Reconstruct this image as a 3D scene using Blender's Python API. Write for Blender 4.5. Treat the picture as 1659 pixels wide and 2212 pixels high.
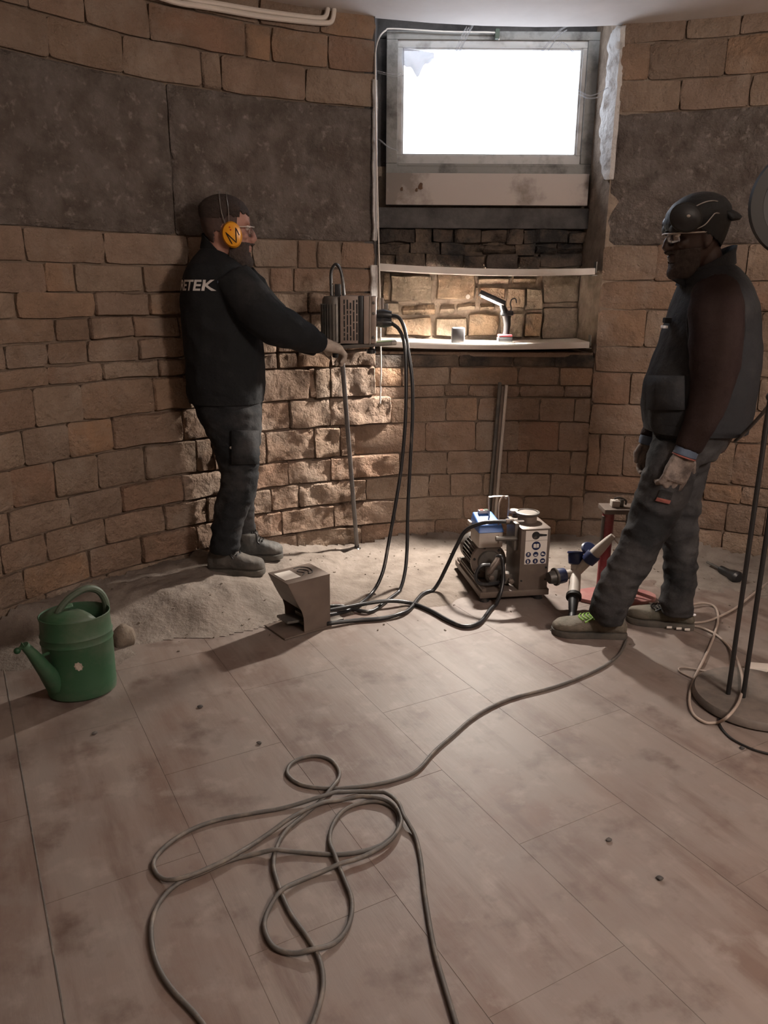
import bpy, bmesh, math, random
from mathutils import Vector, Matrix, noise
from mathutils.bvhtree import BVHTree

for o in list(bpy.data.objects):
    bpy.data.objects.remove(o, do_unlink=True)
scene = bpy.context.scene
COL = scene.collection
random.seed(7)
V = Vector

# ------------------------------------------------------------------ camera, world, light, exposure
F_PX, PITCH, ROLL, EYE = 1677.5, math.radians(16.227), math.radians(0.332), 1.4
cam_data = bpy.data.cameras.new('camera')
cam_data.sensor_fit = 'VERTICAL'
cam_data.sensor_height = 36.0
cam_data.lens = 36.0 * F_PX / 2212.0
cam_data.clip_start = 0.02
cam = bpy.data.objects.new('camera', cam_data)
COL.objects.link(cam)
cam.matrix_world = Matrix.Translation((0, 0, EYE)) @ Matrix.Rotation(math.pi / 2 - PITCH, 4, 'X') @ Matrix.Rotation(ROLL, 4, 'Z')
scene.camera = cam

world = bpy.data.worlds.new('sky')
scene.world = world
world.use_nodes = True
bg = world.node_tree.nodes['Background']
bg.inputs['Color'].default_value = (0.86, 0.91, 1.0, 1)
bg.inputs['Strength'].default_value = 4.5

scene.cycles.max_bounces = 7
scene.cycles.diffuse_bounces = 4
scene.cycles.glossy_bounces = 3
scene.cycles.caustics_reflective = False
scene.cycles.caustics_refractive = False
scene.view_settings.view_transform = 'Standard'
scene.view_settings.look = 'None'
scene.view_settings.gamma = 1.0
scene.view_settings.use_curve_mapping = False
scene.view_settings.exposure = 1.2


def area_light(name, loc, aim, sx, sy, power, color, spread=math.pi):
    ld = bpy.data.lights.new(name, 'AREA')
    ld.shape = 'RECTANGLE'
    ld.size, ld.size_y, ld.energy, ld.color, ld.spread = sx, sy, power, color, spread
    o = bpy.data.objects.new(name, ld)
    COL.objects.link(o)
    o.location = loc
    o.rotation_euler = (V(aim) - V(loc)).to_track_quat('-Z', 'Y').to_euler()
    return o


# warm globe hanging behind the viewer's right shoulder (the lamp itself is built with the ceiling)
GLOBE = (1.75, 0.55, 2.12)
_g = bpy.data.lights.new('globe_light', 'POINT')
_g.energy, _g.color, _g.shadow_soft_size = 86.0, (1.0, 0.87, 0.775), 0.22
_go = bpy.data.objects.new('globe_light', _g)
COL.objects.link(_go)
_go.location = GLOBE
# the window is the opening through which the sky lights the room
_p = area_light('window_portal', (0.555, 4.62, 2.33), (0.555, 0, 2.33), 1.0, 0.56, 1.0, (1, 1, 1))
_p.data.cycles.is_portal = True

# ------------------------------------------------------------------ geometry of the round room
CX, CY, R = 0.7227, 1.6437, 2.6107
CEIL = 2.61


def ray(px, py):
    x = (px - 829.5) / F_PX
    y = -(py - 1106.0) / F_PX
    c, s = math.cos(ROLL), math.sin(ROLL)
    x, y = c * x - s * y, s * x + c * y
    cp, sp = math.cos(PITCH), math.sin(PITCH)
    return (x, cp + y * sp, -sp + y * cp)


def G(px, py, z=0.0):
    d = ray(px, py)
    t = (z - EYE) / d[2]
    return V((d[0] * t, d[1] * t, z))


def PY(px, py, Y):
    d = ray(px, py)
    t = Y / d[1]
    return V((d[0] * t, Y, EYE + d[2] * t))


def W(px, py, rr=R):
    d = ray(px, py)
    a = d[0] ** 2 + d[1] ** 2
    b = -(d[0] * CX + d[1] * CY)
    c = CX * CX + CY * CY - rr * rr
    t = (-b + math.sqrt(max(b * b - a * c, 0))) / a
    return V((d[0] * t, d[1] * t, EYE + d[2] * t))


def TH(px, py):
    p = W(px, py)
    return math.atan2(p.x - CX, p.y - CY)


def CYL(th, z, rr=R):
    return V((CX + rr * math.sin(th), CY + rr * math.cos(th), z))


# ------------------------------------------------------------------ materials
MATS = {}


def mat(name, color, rough=0.7, metal=0.0, color2=None, scale=8.0, detail=6.0, fac=(0.35, 0.65), bump=0.0, bump_scale=40.0,
        rnd=None, stretch=None, spec=None, dust=None, bump_dist=0.02, world_co=False, ridged=False, layers=()):
    if name in MATS:
        return MATS[name]
    m = bpy.data.materials.new(name)
    m.use_nodes = True
    nt = m.node_tree
    N, L = nt.nodes, nt.links
    bs = N['Principled BSDF']
    bs.inputs['Roughness'].default_value = rough
    bs.inputs['Metallic'].default_value = metal
    if spec is not None:
        bs.inputs['Specular IOR Level'].default_value = spec
    if world_co:
        co = N.new('ShaderNodeNewGeometry').outputs['Position']
    else:
        co = N.new('ShaderNodeTexCoord').outputs['Object']
    if stretch:
        mp = N.new('ShaderNodeMapping')
        mp.vector_type = 'TEXTURE'
        mp.inputs['Rotation'].default_value = stretch[0]
        mp.inputs['Scale'].default_value = stretch[1]
        L.new(co, mp.inputs['Vector'])
        co_s = mp.outputs['Vector']
    else:
        co_s = co
    cur = None

    def rgb(c):
        n = N.new('ShaderNodeRGB')
        n.outputs[0].default_value = (*c, 1)
        return n.outputs[0]

    def mix(a, b, f, mode='MIX'):
        n = N.new('ShaderNodeMix')
        n.data_type = 'RGBA'
        n.blend_type = mode
        if isinstance(f, float):
            n.inputs[0].default_value = f
        else:
            L.new(f, n.inputs[0])
        L.new(a, n.inputs[6])
        L.new(b, n.inputs[7])
        return n.outputs[2]

    def tex(sc, det, lo, hi, vec, rough_=0.6):
        n = N.new('ShaderNodeTexNoise')
        n.inputs['Scale'].default_value = sc
        n.inputs['Detail'].default_value = det
        n.inputs['Roughness'].default_value = rough_
        L.new(vec, n.inputs['Vector'])
        r = N.new('ShaderNodeMapRange')
        r.inputs[1].default_value = lo
        r.inputs[2].default_value = hi
        L.new(n.outputs[0], r.inputs[0])
        return r.outputs[0]

    cur = rgb(color)
    if rnd:
        oi = N.new('ShaderNodeObjectInfo')
        cr = N.new('ShaderNodeValToRGB')
        els = cr.color_ramp.elements
        while len(els) < len(rnd):
            els.new(0.5)
        for i, c in enumerate(rnd):
            els[i].position = i / (len(rnd) - 1)
            els[i].color = (*c, 1)
        L.new(oi.outputs['Random'], cr.inputs[0])
        cur = cr.outputs[0]
    if color2:
        cur = mix(cur, rgb(color2), tex(scale, detail, fac[0], fac[1], co_s))
    if dust:
        cur = mix(cur, rgb(dust[0]), tex(dust[1], 8.0, dust[2], dust[3], co, 0.65))
    for (lc, ls, lo_, hi_, st_) in layers:
        cur = mix(cur, rgb(lc), tex(ls, 7.0, lo_, hi_, co_s if st_ else co, 0.6))
    L.new(cur, bs.inputs['Base Color'])
    if bump > 0:
        n1 = N.new('ShaderNodeTexNoise')
        n1.inputs['Scale'].default_value = bump_scale
        n1.inputs['Detail'].default_value = 8.0
        n1.inputs['Roughness'].default_value = 0.62
        if ridged:
            n1.noise_type = 'RIDGED_MULTIFRACTAL'
            n1.inputs['Roughness'].default_value = 0.5
            n1.inputs['Lacunarity'].default_value = 2.2
        L.new(co_s, n1.inputs['Vector'])
        bp = N.new('ShaderNodeBump')
        bp.inputs['Strength'].default_value = bump
        bp.inputs['Distance'].default_value = bump_dist
        L.new(n1.outputs[0], bp.inputs['Height'])
        L.new(bp.outputs[0], bs.inputs['Normal'])
    MATS[name] = m
    return m


TAN = [(0.27, 0.185, 0.135), (0.36, 0.25, 0.185), (0.29, 0.22, 0.175), (0.41, 0.255, 0.16), (0.285, 0.21, 0.16), (0.38, 0.285, 0.215), (0.32, 0.20, 0.14), (0.35, 0.26, 0.20)]
M_STONE = mat('sandstone', (0.4, 0.28, 0.2), 0.92, color2=(0.235, 0.165, 0.12), scale=7, fac=(0.40, 0.75), rnd=TAN, bump=1.0, bump_scale=24, bump_dist=0.045, spec=0.12,
              dust=((0.42, 0.345, 0.285), 4.0, 0.50, 0.85))
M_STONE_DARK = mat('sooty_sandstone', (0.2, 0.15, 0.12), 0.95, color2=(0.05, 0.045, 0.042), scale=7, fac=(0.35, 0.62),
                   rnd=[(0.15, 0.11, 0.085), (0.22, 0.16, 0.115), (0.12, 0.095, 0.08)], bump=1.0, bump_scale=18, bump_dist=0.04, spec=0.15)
M_NICHE = mat('rubble_stone', (0.4, 0.3, 0.2), 0.93, color2=(0.15, 0.115, 0.085), scale=8, fac=(0.45, 0.72),
              rnd=[(0.30, 0.22, 0.15), (0.36, 0.24, 0.15), (0.25, 0.20, 0.155), (0.33, 0.26, 0.19)], bump=1.0, bump_scale=22, bump_dist=0.03, spec=0.15)
M_SLAB = mat('rough_grey_render', (0.155, 0.125, 0.108), 0.95, color2=(0.24, 0.205, 0.182), scale=9, fac=(0.38, 0.66), bump=1.0, bump_scale=15, bump_dist=0.09, spec=0.1, layers=(((0.37, 0.32, 0.285), 26.0, 0.57, 0.74, False), ((0.10, 0.08, 0.068), 7.0, 0.55, 0.78, False)))
M_MORTAR = mat('old_mortar', (0.23, 0.17, 0.128), 0.97, color2=(0.16, 0.118, 0.09), scale=6, bump=0.8, bump_scale=30, spec=0.1)
M_SOOT = mat('sooty_plaster', (0.13, 0.12, 0.115), 0.95, color2=(0.05, 0.047, 0.046), scale=5, bump=0.5, bump_scale=20, spec=0.1)
M_PLASTER = mat('flaking_plaster', (0.55, 0.53, 0.51), 0.9, color2=(0.25, 0.21, 0.18), scale=14, fac=(0.5, 0.7), bump=0.7, bump_scale=25, spec=0.15)
M_JAMB = mat('plastered_jamb', (0.34, 0.27, 0.21), 0.93, color2=(0.2, 0.155, 0.12), scale=12, bump=0.9, bump_scale=22, spec=0.1)
M_CEIL = mat('ceiling_paint', (0.66, 0.62, 0.59), 0.9, color2=(0.58, 0.54, 0.51), scale=3, spec=0.1)
M_TILE = mat('dusty_plank_tile', (0.3, 0.2, 0.15), 0.55, world_co=True, rnd=[(0.118, 0.077, 0.061), (0.15, 0.10, 0.08), (0.132, 0.088, 0.07)], color2=(0.20, 0.16, 0.137), scale=2.4, detail=7,
             fac=(0.40, 0.60), stretch=((0, 0, math.radians(-61)), (2.6, 0.42, 1)), dust=((0.185, 0.152, 0.133), 2.6, 0.42, 0.62), bump=0.10, bump_scale=26, bump_dist=0.006, spec=0.5,
             layers=(((0.095, 0.062, 0.05), 6.0, 0.54, 0.72, False), ((0.24, 0.20, 0.176), 9.0, 0.55, 0.75, False), ((0.105, 0.066, 0.052), 3.4, 0.56, 0.74, True), ((0.22, 0.182, 0.16), 4.0, 0.58, 0.76, True)))
M_GROUT = mat('dusty_grout', (0.16, 0.13, 0.11), 0.95, spec=0.1)
M_DUST = mat('stone_dust', (0.225, 0.192, 0.167), 0.98, color2=(0.165, 0.137, 0.117), scale=9, bump=0.5, bump_scale=22, bump_dist=0.03, spec=0.05)
M_ROCK = mat('grey_rock', (0.13, 0.105, 0.085), 0.95, color2=(0.19, 0.155, 0.125), scale=8, bump=0.7, bump_scale=20, spec=0.1)
M_SHELF = mat('white_shelf_board', (0.68, 0.64, 0.60), 0.55, color2=(0.56, 0.52, 0.48), scale=5)
M_WFRAME = mat('old_window_paint', (0.25, 0.245, 0.23), 0.7, color2=(0.075, 0.07, 0.064), scale=9, fac=(0.5, 0.72), bump=0.3, bump_scale=30)
M_WSASH = mat('white_sash_paint', (0.46, 0.46, 0.45), 0.6, color2=(0.22, 0.21, 0.20), scale=12, fac=(0.5, 0.75))
M_APRON = mat('stained_apron_paint', (0.43, 0.38, 0.345), 0.75, color2=(0.22, 0.185, 0.16), scale=3.2, fac=(0.5, 0.6))
M_STEEL = mat('dusty_steel', (0.165, 0.128, 0.106), 0.48, 0.25, color2=(0.12, 0.092, 0.076), scale=9)
M_ROD = mat('worn_steel_rod', (0.17, 0.16, 0.155), 0.38, 0.5, color2=(0.11, 0.10, 0.098), scale=12)
M_STEEL_M = mat('machine_plate', (0.30, 0.235, 0.20), 0.45, 0.2, color2=(0.23, 0.18, 0.152), scale=14)
M_STEEL_D = mat('dark_steel', (0.10, 0.095, 0.09), 0.5, 0.6, color2=(0.17, 0.15, 0.13), scale=12)
M_STEEL_B = mat('bright_steel', (0.6, 0.58, 0.56), 0.3, 0.9, color2=(0.4, 0.37, 0.34), scale=20)
M_IRON = mat('black_iron', (0.012, 0.011, 0.011), 0.45)
M_RUBBER = mat('black_rubber', (0.016, 0.016, 0.017), 0.38, dust=((0.22, 0.18, 0.15), 14.0, 0.56, 0.85))
M_HOSE = mat('hydraulic_hose_rubber', (0.018, 0.018, 0.02), 0.33, dust=((0.20, 0.17, 0.145), 9.0, 0.58, 0.85))
M_CABLE = mat('dusty_grey_cable', (0.085, 0.077, 0.07), 0.6, dust=((0.20, 0.165, 0.135), 20.0, 0.48, 0.75))
M_CABLE_W = mat('dusty_white_cable', (0.36, 0.29, 0.245), 0.6, color2=(0.27, 0.215, 0.18), scale=10)
M_PIPE_W = mat('white_conduit', (0.62, 0.56, 0.50), 0.5)
M_GREEN = mat('green_plastic', (0.022, 0.075, 0.034), 0.55, dust=((0.11, 0.12, 0.09), 4.0, 0.42, 0.75))
M_GREEN_IN = mat('dark_green_plastic', (0.008, 0.05, 0.018), 0.55)
M_GREEN_D = mat('dull_green_grip', (0.055, 0.075, 0.05), 0.6)
M_RED = mat('red_paint', (0.20, 0.025, 0.032), 0.5, dust=((0.30, 0.16, 0.14), 10.0, 0.5, 0.8))
M_RED_DUST = mat('dusty_red_paint', (0.32, 0.16, 0.14), 0.8, color2=(0.25, 0.09, 0.085), scale=8)
M_BLUE = mat('blue_cover', (0.06, 0.16, 0.46), 0.4)
M_BLUE_D = mat('dark_blue_plastic', (0.010, 0.017, 0.065), 0.4)
M_GREYW = mat('light_grey_plastic', (0.46, 0.41, 0.365), 0.55, color2=(0.36, 0.31, 0.27), scale=7)
M_WHITE = mat('white_label', (0.62, 0.57, 0.52), 0.6)
M_BLACKP = mat('black_plastic', (0.014, 0.014, 0.015), 0.4)
M_YELLOW = mat('orange_yellow_plastic', (0.72, 0.30, 0.012), 0.32)
M_TANDISC = mat('tan_disc', (0.15, 0.115, 0.07), 0.6)
M_RING = mat('dark_grey_ring', (0.016, 0.014, 0.012), 0.6, spec=0.25)
M_BOXG = mat('grey_block', (0.085, 0.082, 0.085), 0.7)
M_JACKET = mat('black_work_jacket', (0.012, 0.0127, 0.014), 0.88, dust=((0.05, 0.046, 0.045), 4.5, 0.55, 0.9), bump=0.25, bump_scale=60, spec=0.2)
M_TROUS = mat('charcoal_work_trousers', (0.014, 0.015, 0.017), 0.88, dust=((0.07, 0.066, 0.065), 4.0, 0.46, 0.82), bump=0.25, bump_scale=60, spec=0.2)
M_VEST = mat('charcoal_vest', (0.020, 0.020, 0.022), 0.85, dust=((0.045, 0.042, 0.04), 5.0, 0.5, 0.85), bump=0.25, bump_scale=50, spec=0.25)
M_SWEAT = mat('dark_brown_sweater', (0.022, 0.0125, 0.0115), 0.92, color2=(0.03, 0.019, 0.017), scale=10, bump=0.25, bump_scale=80, spec=0.15)
M_JEANS = mat('dusty_dark_jeans', (0.017, 0.0172, 0.0185), 0.88, dust=((0.105, 0.098, 0.098), 3.4, 0.42, 0.80), bump=0.2, bump_scale=70, spec=0.2)
M_SKIN1 = mat('light_skin', (0.36, 0.19, 0.145), 0.55, color2=(0.30, 0.15, 0.115), scale=14)
M_SKIN2 = mat('dark_skin', (0.045, 0.022, 0.016), 0.5, color2=(0.03, 0.015, 0.012), scale=14)
M_HAIR = mat('dark_brown_hair', (0.022, 0.013, 0.010), 0.75, color2=(0.04, 0.024, 0.018), scale=60, bump=0.5, bump_scale=140)
M_FADE = mat('cropped_side_hair', (0.085, 0.050, 0.041), 0.8, color2=(0.045, 0.027, 0.022), scale=24)
M_BEARD = mat('dark_beard', (0.030, 0.020, 0.016), 0.85, color2=(0.06, 0.042, 0.035), scale=60, bump=0.5, bump_scale=140)
M_GLOVE = mat('dusty_glove', (0.46, 0.39, 0.33), 0.9, color2=(0.27, 0.215, 0.18), scale=14, bump=0.4, bump_scale=60)
M_GLOVE2 = mat('grimy_grey_glove', (0.22, 0.175, 0.15), 0.9, color2=(0.085, 0.066, 0.058), scale=16, fac=(0.45, 0.62), bump=0.4, bump_scale=60)
M_BOOT = mat('dusty_leather_boot', (0.10, 0.085, 0.072), 0.85, color2=(0.045, 0.042, 0.04), scale=9, bump=0.3, bump_scale=50)
M_BOOT2 = mat('black_leather_boot', (0.05, 0.052, 0.052), 0.7, color2=(0.11, 0.10, 0.09), scale=10, bump=0.3, bump_scale=50)
M_SHOE = mat('dusty_olive_shoe', (0.075, 0.07, 0.05), 0.85, color2=(0.14, 0.115, 0.09), scale=10, bump=0.3, bump_scale=50)
M_SOLE = mat('dark_sole', (0.045, 0.042, 0.037), 0.85, color2=(0.10, 0.085, 0.07), scale=14)
M_LACE = mat('lime_lace', (0.16, 0.30, 0.035), 0.6)
M_REFL = mat('reflective_tape', (0.9, 0.9, 0.92), 0.25)
M_LETTER = mat('white_print', (0.52, 0.50, 0.48), 0.6)
M_DOTRED = mat('red_dot', (0.45, 0.04, 0.02), 0.5)
M_PINK = mat('faded_red_patch', (0.24, 0.075, 0.06), 0.8)
M_TAPE = mat('green_tape', (0.14, 0.19, 0.10), 0.6)
M_CAP = mat('black_cap', (0.011, 0.011, 0.011), 0.6, bump=0.2, bump_scale=60, spec=0.3)
M_CUFF = mat('blue_cuff', (0.075, 0.10, 0.15), 0.8)
M_BROWNSTAIN = mat('brown_flake', (0.10, 0.05, 0.025), 0.8)


def special_mat(name, kind, color=(1, 1, 1), a=0.5, b=1.0):
    m = bpy.data.materials.new(name)
    m.use_nodes = True
    nt = m.node_tree
    N, L = nt.nodes, nt.links
    N.remove(N['Principled BSDF'])
    out = N['Material Output']
    if kind == 'emit':
        e = N.new('ShaderNodeEmission')
        e.inputs[0].default_value = (*color, 1)
        e.inputs[1].default_value = b
        L.new(e.outputs[0], out.inputs[0])
    else:
        t = N.new('ShaderNodeBsdfTransparent')
        t.inputs[0].default_value = (0.97, 0.98, 1, 1)
        g = N.new('ShaderNodeBsdfGlossy' if kind == 'pane' else 'ShaderNodeBsdfDiffuse')
        g.inputs[0].default_value = (*color, 1)
        if kind == 'pane':
            g.inputs['Roughness'].default_value = 0.08
        mx = N.new('ShaderNodeMixShader')
        mx.inputs[0].default_value = a
        L.new(t.outputs[0], mx.inputs[1])
        L.new(g.outputs[0], mx.inputs[2])
        L.new(mx.outputs[0], out.inputs[0])
    return m


M_PANE = special_mat('window_glass', 'pane', (0.9, 0.93, 1.0), 0.06)
M_WEB = special_mat('cobweb', 'veil', (0.55, 0.53, 0.51), 0.16)
M_WEB2 = special_mat('dusty_cobweb', 'veil', (0.42, 0.42, 0.46), 0.93)
M_LENS = special_mat('clear_lens', 'pane', (0.95, 0.95, 0.95), 0.22)
M_LED = special_mat('led_strip', 'emit', (1.0, 0.93, 0.84), 1, 60.0)
M_PANEL = special_mat('frosted_globe', 'veil', (1.0, 0.85, 0.7), 0.25)

# ------------------------------------------------------------------ mesh helpers


def frame(zdir, up=V((0, 0, 1))):
    z = V(zdir).normalized()
    if abs(z.dot(up)) > 0.99:
        up = V((0, 1, 0))
    x = up.cross(z).normalized()
    y = z.cross(x)
    return Matrix((x, y, z)).transposed()


def spline(pts, n=6, closed=False):
    P = [V(p) for p in pts]
    out = []
    m = len(P)
    for i in range(m if closed else m - 1):
        if closed:
            p0, p1, p2, p3 = P[(i - 1) % m], P[i], P[(i + 1) % m], P[(i + 2) % m]
        else:
            p1, p2 = P[i], P[i + 1]
            p0 = P[i - 1] if i else p1 * 2 - p2
            p3 = P[i + 2] if i + 2 < m else p2 * 2 - p1
        for k in range(n):
            t = k / n
            out.append(0.5 * (2 * p1 + (p2 - p0) * t + (2 * p0 - 5 * p1 + 4 * p2 - p3) * t * t + (3 * p1 - p0 - 3 * p2 + p3) * t ** 3))
    if not closed:
        out.append(P[-1])
    return out


class MB:
    def __init__(s):
        s.v, s.f = [], []

    def add(s, vs, fs, M=None):
        k = len(s.v)
        for p in vs:
            p = V(p)
            s.v.append(M @ p if M is not None else p)
        s.f += [tuple(i + k for i in f) for f in fs]
        return s

    def box(s, c, size, M=None):
        x, y, z = [q / 2 for q in size]
        c = V(c)
        vs = [c + V((a * x, b * y, d * z)) for a in (-1, 1) for b in (-1, 1) for d in (-1, 1)]
        return s.add(vs, [(0, 1, 3, 2), (4, 6, 7, 5), (0, 4, 5, 1), (2, 3, 7, 6), (0, 2, 6, 4), (1, 5, 7, 3)], M)

    def loft(s, rings, M=None, cap=True):
        n = len(rings[0])
        vs = [p for r in rings for p in r]
        fs = []
        for i in range(len(rings) - 1):
            for j in range(n):
                k = (j + 1) % n
                fs.append((i * n + j, i * n + k, (i + 1) * n + k, (i + 1) * n + j))
        if cap:
            a = len(vs)
            for i, flip in ((0, True), (len(rings) - 1, False)):
                c = V((0, 0, 0))
                for p in rings[i]:
                    c += V(p)
                vs.append(c / n)
                for j in range(n):
                    k = (j + 1) % n
                    t = (a, i * n + k, i * n + j) if flip else (a, i * n + j, i * n + k)
                    fs.append(t)
                a += 1
        return s.add(vs, fs, M)

    def tube(s, pts, r, seg=8, M=None, flat=1.0, cap=True):
        P = [V(p) for p in pts]
        n = len(P)
        rad = r if isinstance(r, (list, tuple)) else [r] * n
        rings = []
        prev = None
        for i in range(n):
            t = (P[min(i + 1, n - 1)] - P[max(i - 1, 0)])
            if t.length < 1e-9:
                t = V((0, 0, 1))
            t.normalize()
            if prev is None:
                up = V((0, 0, 1)) if abs(t.z) < 0.9 else V((0, 1, 0))
                x = up.cross(t).normalized()
            else:
                x = (prev - t * prev.dot(t))
                x = x.normalized() if x.length > 1e-6 else V((1, 0, 0))
            prev = x
            y = t.cross(x)
            rings.append([P[i] + x * (rad[i] * math.cos(a)) + y * (rad[i] * flat * math.sin(a)) for a in [2 * math.pi * j / seg for j in range(seg)]])
        return s.loft(rings, M, cap)

    def lathe(s, prof, M=None, seg=24, sx=1.0, sy=1.0):
        rings = [[V((r * sx * math.cos(a), r * sy * math.sin(a), z)) for a in [2 * math.pi * j / seg for j in range(seg)]] for r, z in prof]
        return s.loft(rings, M)

    def prism(s, poly, h, M=None):
        n = len(poly)
        vs = [V((x, y, 0)) for x, y in poly] + [V((x, y, h)) for x, y in poly]
        fs = [tuple(range(n - 1, -1, -1)), tuple(range(n, 2 * n))]
        fs += [(i, (i + 1) % n, n + (i + 1) % n, n + i) for i in range(n)]
        return s.add(vs, fs, M)

    def ball(s, c, rx, ry=None, rz=None, M=None, seg=16, rows=10):
        ry = rx if ry is None else ry
        rz = rx if rz is None else rz
        c = V(c)
        rings = []
        for i in range(1, rows):
            a = math.pi * i / rows
            rings.append([V((rx * math.sin(a) * math.cos(b), ry * math.sin(a) * math.sin(b), -rz * math.cos(a))) for b in [2 * math.pi * j / seg for j in range(seg)]])
        k = MB().loft(rings)
        k.v[-2] = V((0, 0, -rz))
        k.v[-1] = V((0, 0, rz))
        vs = [(M @ p if M is not None else p) + c for p in k.v]
        return s.add(vs, k.f)

    def mesh(s, name, bevel=0.0, bseg=2):
        me = bpy.data.meshes.new(name)
        bm = bmesh.new()
        bv = [bm.verts.new(p) for p in s.v]
        for f in s.f:
            try:
                bm.faces.new([bv[i] for i in f])
            except ValueError:
                pass
        bmesh.ops.recalc_face_normals(bm, faces=bm.faces)
        if bevel > 0:
            ed = [e for e in bm.edges if len(e.link_faces) == 2 and e.calc_face_angle(0) > 0.5]
            bmesh.ops.bevel(bm, geom=ed, offset=bevel, segments=bseg, profile=0.6, affect='EDGES', clamp_overlap=True)
        bm.to_mesh(me)
        bm.free()
        return me

    def build(s, name, m, parent=None, bevel=0.0, smooth=0.6, bseg=2):
        me = s.mesh(name, bevel, bseg)
        return put(name, me, m, parent, smooth)


def put(name, me, m, parent=None, smooth=0.6):
    if m is not None and not me.materials:
        me.materials.append(m)
    if smooth:
        me.shade_smooth()
        if smooth < 3:
            me.set_sharp_from_angle(angle=smooth)
    o = bpy.data.objects.new(name, me)
    COL.objects.link(o)
    if parent is not None:
        hang(o, parent)
    return o


BASE = {}


def hang(o, parent):
    o.parent = parent
    o.matrix_parent_inverse = Matrix.Translation(-BASE.get(parent.name, V((0, 0, 0))))


def tag(o, label, cat=None, group=None, kind=None):
    o['label'] = label
    if cat:
        o['category'] = cat
    if group:
        o['group'] = group
    if kind:
        o['kind'] = kind
    return o


def thing(name, label, cat, base, group=None):
    o = bpy.data.objects.new(name, None)
    o.empty_display_size = 0.05
    COL.objects.link(o)
    o.location = V(base)
    BASE[o.name] = V(base)
    return tag(o, label, cat, group)


def remeshed(mb, voxel, smooth=4, fold=0.0, fold_scale=7.0, fine=0.0, seed=0.0, squash=(1, 1, 1)):
    me = mb.mesh('tmp')
    o = bpy.data.objects.new('tmp', me)
    COL.objects.link(o)
    r = o.modifiers.new('r', 'REMESH')
    r.mode = 'VOXEL'
    r.voxel_size = voxel
    if smooth:
        sm = o.modifiers.new('s', 'SMOOTH')
        sm.iterations = smooth
        sm.factor = 0.5
    dg = bpy.context.evaluated_depsgraph_get()
    dg.update()
    out = bpy.data.meshes.new_from_object(o.evaluated_get(dg))
    bpy.data.objects.remove(o, do_unlink=True)
    bpy.data.meshes.remove(me)
    if fold or fine:
        nr = [v.normal.copy() for v in out.vertices]
        for v, n in zip(out.vertices, nr):
            p = V((v.co.x * squash[0], v.co.y * squash[1], v.co.z * squash[2])) + V((seed, seed * 1.7, 0))
            d = 0.0
            if fold:
                a = noise.noise(p * fold_scale)
                b = noise.noise(p * fold_scale * 2.3 + V((3.1, 0, 5.0)))
                d += fold * (1.0 - 2.2 * abs(a)) * 0.6 + fold * 0.4 * b
            if fine:
                d += fine * noise.noise(p * fold_scale * 6)
            v.co += n * d
    return out


def hring(pl, pr, py, Y, b, n=24, sq=2.0):
    a0, a1 = PY(pl, py, Y), PY(pr, py, Y)
    c = (a0 + a1) / 2
    a = (a1 - a0).length / 2
    out = []
    for j in range(n):
        t = 2 * math.pi * j / n
        ct, st = math.cos(t), math.sin(t)
        e = 2.0 / sq
        out.append(c + V((a * math.copysign(abs(ct) ** e, ct), b * math.copysign(abs(st) ** e, st), 0)))
    return out


def shell(me, mask, off, name):
    """faces of a mesh where the mask holds, pushed out along the normals and given thickness"""
    bm = bmesh.new()
    bm.from_mesh(me)
    bm.normal_update()
    bad = [f for f in bm.faces if not mask(f.calc_center_median())]
    bmesh.ops.delete(bm, geom=bad, context='FACES')
    nr = {v: v.normal.copy() for v in bm.verts}
    for v in bm.verts:
        d = off(v.co) if callable(off) else off
        v.co += nr[v] * d
    bm.verts.ensure_lookup_table()
    res = bmesh.ops.solidify(bm, geom=list(bm.faces), thickness=0.004)
    out = bpy.data.meshes.new(name)
    bm.to_mesh(out)
    bm.free()
    return out


def project_on(target, mb, direction=None, off=0.002):
    """lay flat print on a surface: every vertex slides along the direction until it meets the mesh"""
    bm = bmesh.new()
    bm.from_mesh(target)
    tree = BVHTree.FromBMesh(bm)
    eye = V((0, 0, EYE))
    for i, p in enumerate(mb.v):
        d = V(direction).normalized() if direction is not None else (p - eye).normalized()
        hit = tree.ray_cast(p - d * 0.6, d, 1.6)
        if hit[0] is not None:
            mb.v[i] = hit[0] - d * off
    bm.free()
    return mb

# ------------------------------------------------------------------ the setting: walls of coursed stone, niche, ceiling, floor
TH_L, TH_R = -0.3015, 0.1545          # the two edges of the window niche
TH_FAR_L, TH_FAR_R = -1.62, 1.12      # stones are laid this far; the wall behind the camera is rendered


def arc_wall(name, label, t0, t1, z0, z1, rr=R + 0.015, m=M_MORTAR, thick=0.25):
    n = max(2, int(abs(t1 - t0) / 0.03))
    mb = MB()
    rings = []
    for i in range(n + 1):
        t = t0 + (t1 - t0) * i / n
        rings.append([CYL(t, z0, rr), CYL(t, z1, rr), CYL(t, z1, rr + thick), CYL(t, z0, rr + thick)])
    mb.loft(rings)
    o = mb.build(name, m, smooth=0.4)
    return tag(o, label, kind='structure')


wall_left = arc_wall('wall_left', 'curved wall of tan coursed stone blocks left of the window niche', TH_FAR_L, TH_L, -0.05, 2.9)
wall_right = arc_wall('wall_right', 'curved wall of tan coursed stone blocks right of the window niche', TH_R, TH_FAR_R, -0.05, 2.9)
wall_front = arc_wall('wall_front', 'curved plastered wall closing the round room behind the viewer', TH_FAR_R, 2 * math.pi + TH_FAR_L, -0.05, 2.9, rr=R, m=M_JAMB)
wall_back = arc_wall('wall_back', 'darker stone wall below the window niche', TH_L, TH_R, -0.05, 1.035, rr=R + 0.034)


def jit(x, z, k, amp):
    return amp * noise.noise(V((x * 9.0 + k * 17.3, z * 9.0 - k * 5.1, k * 3.7)))


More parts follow.
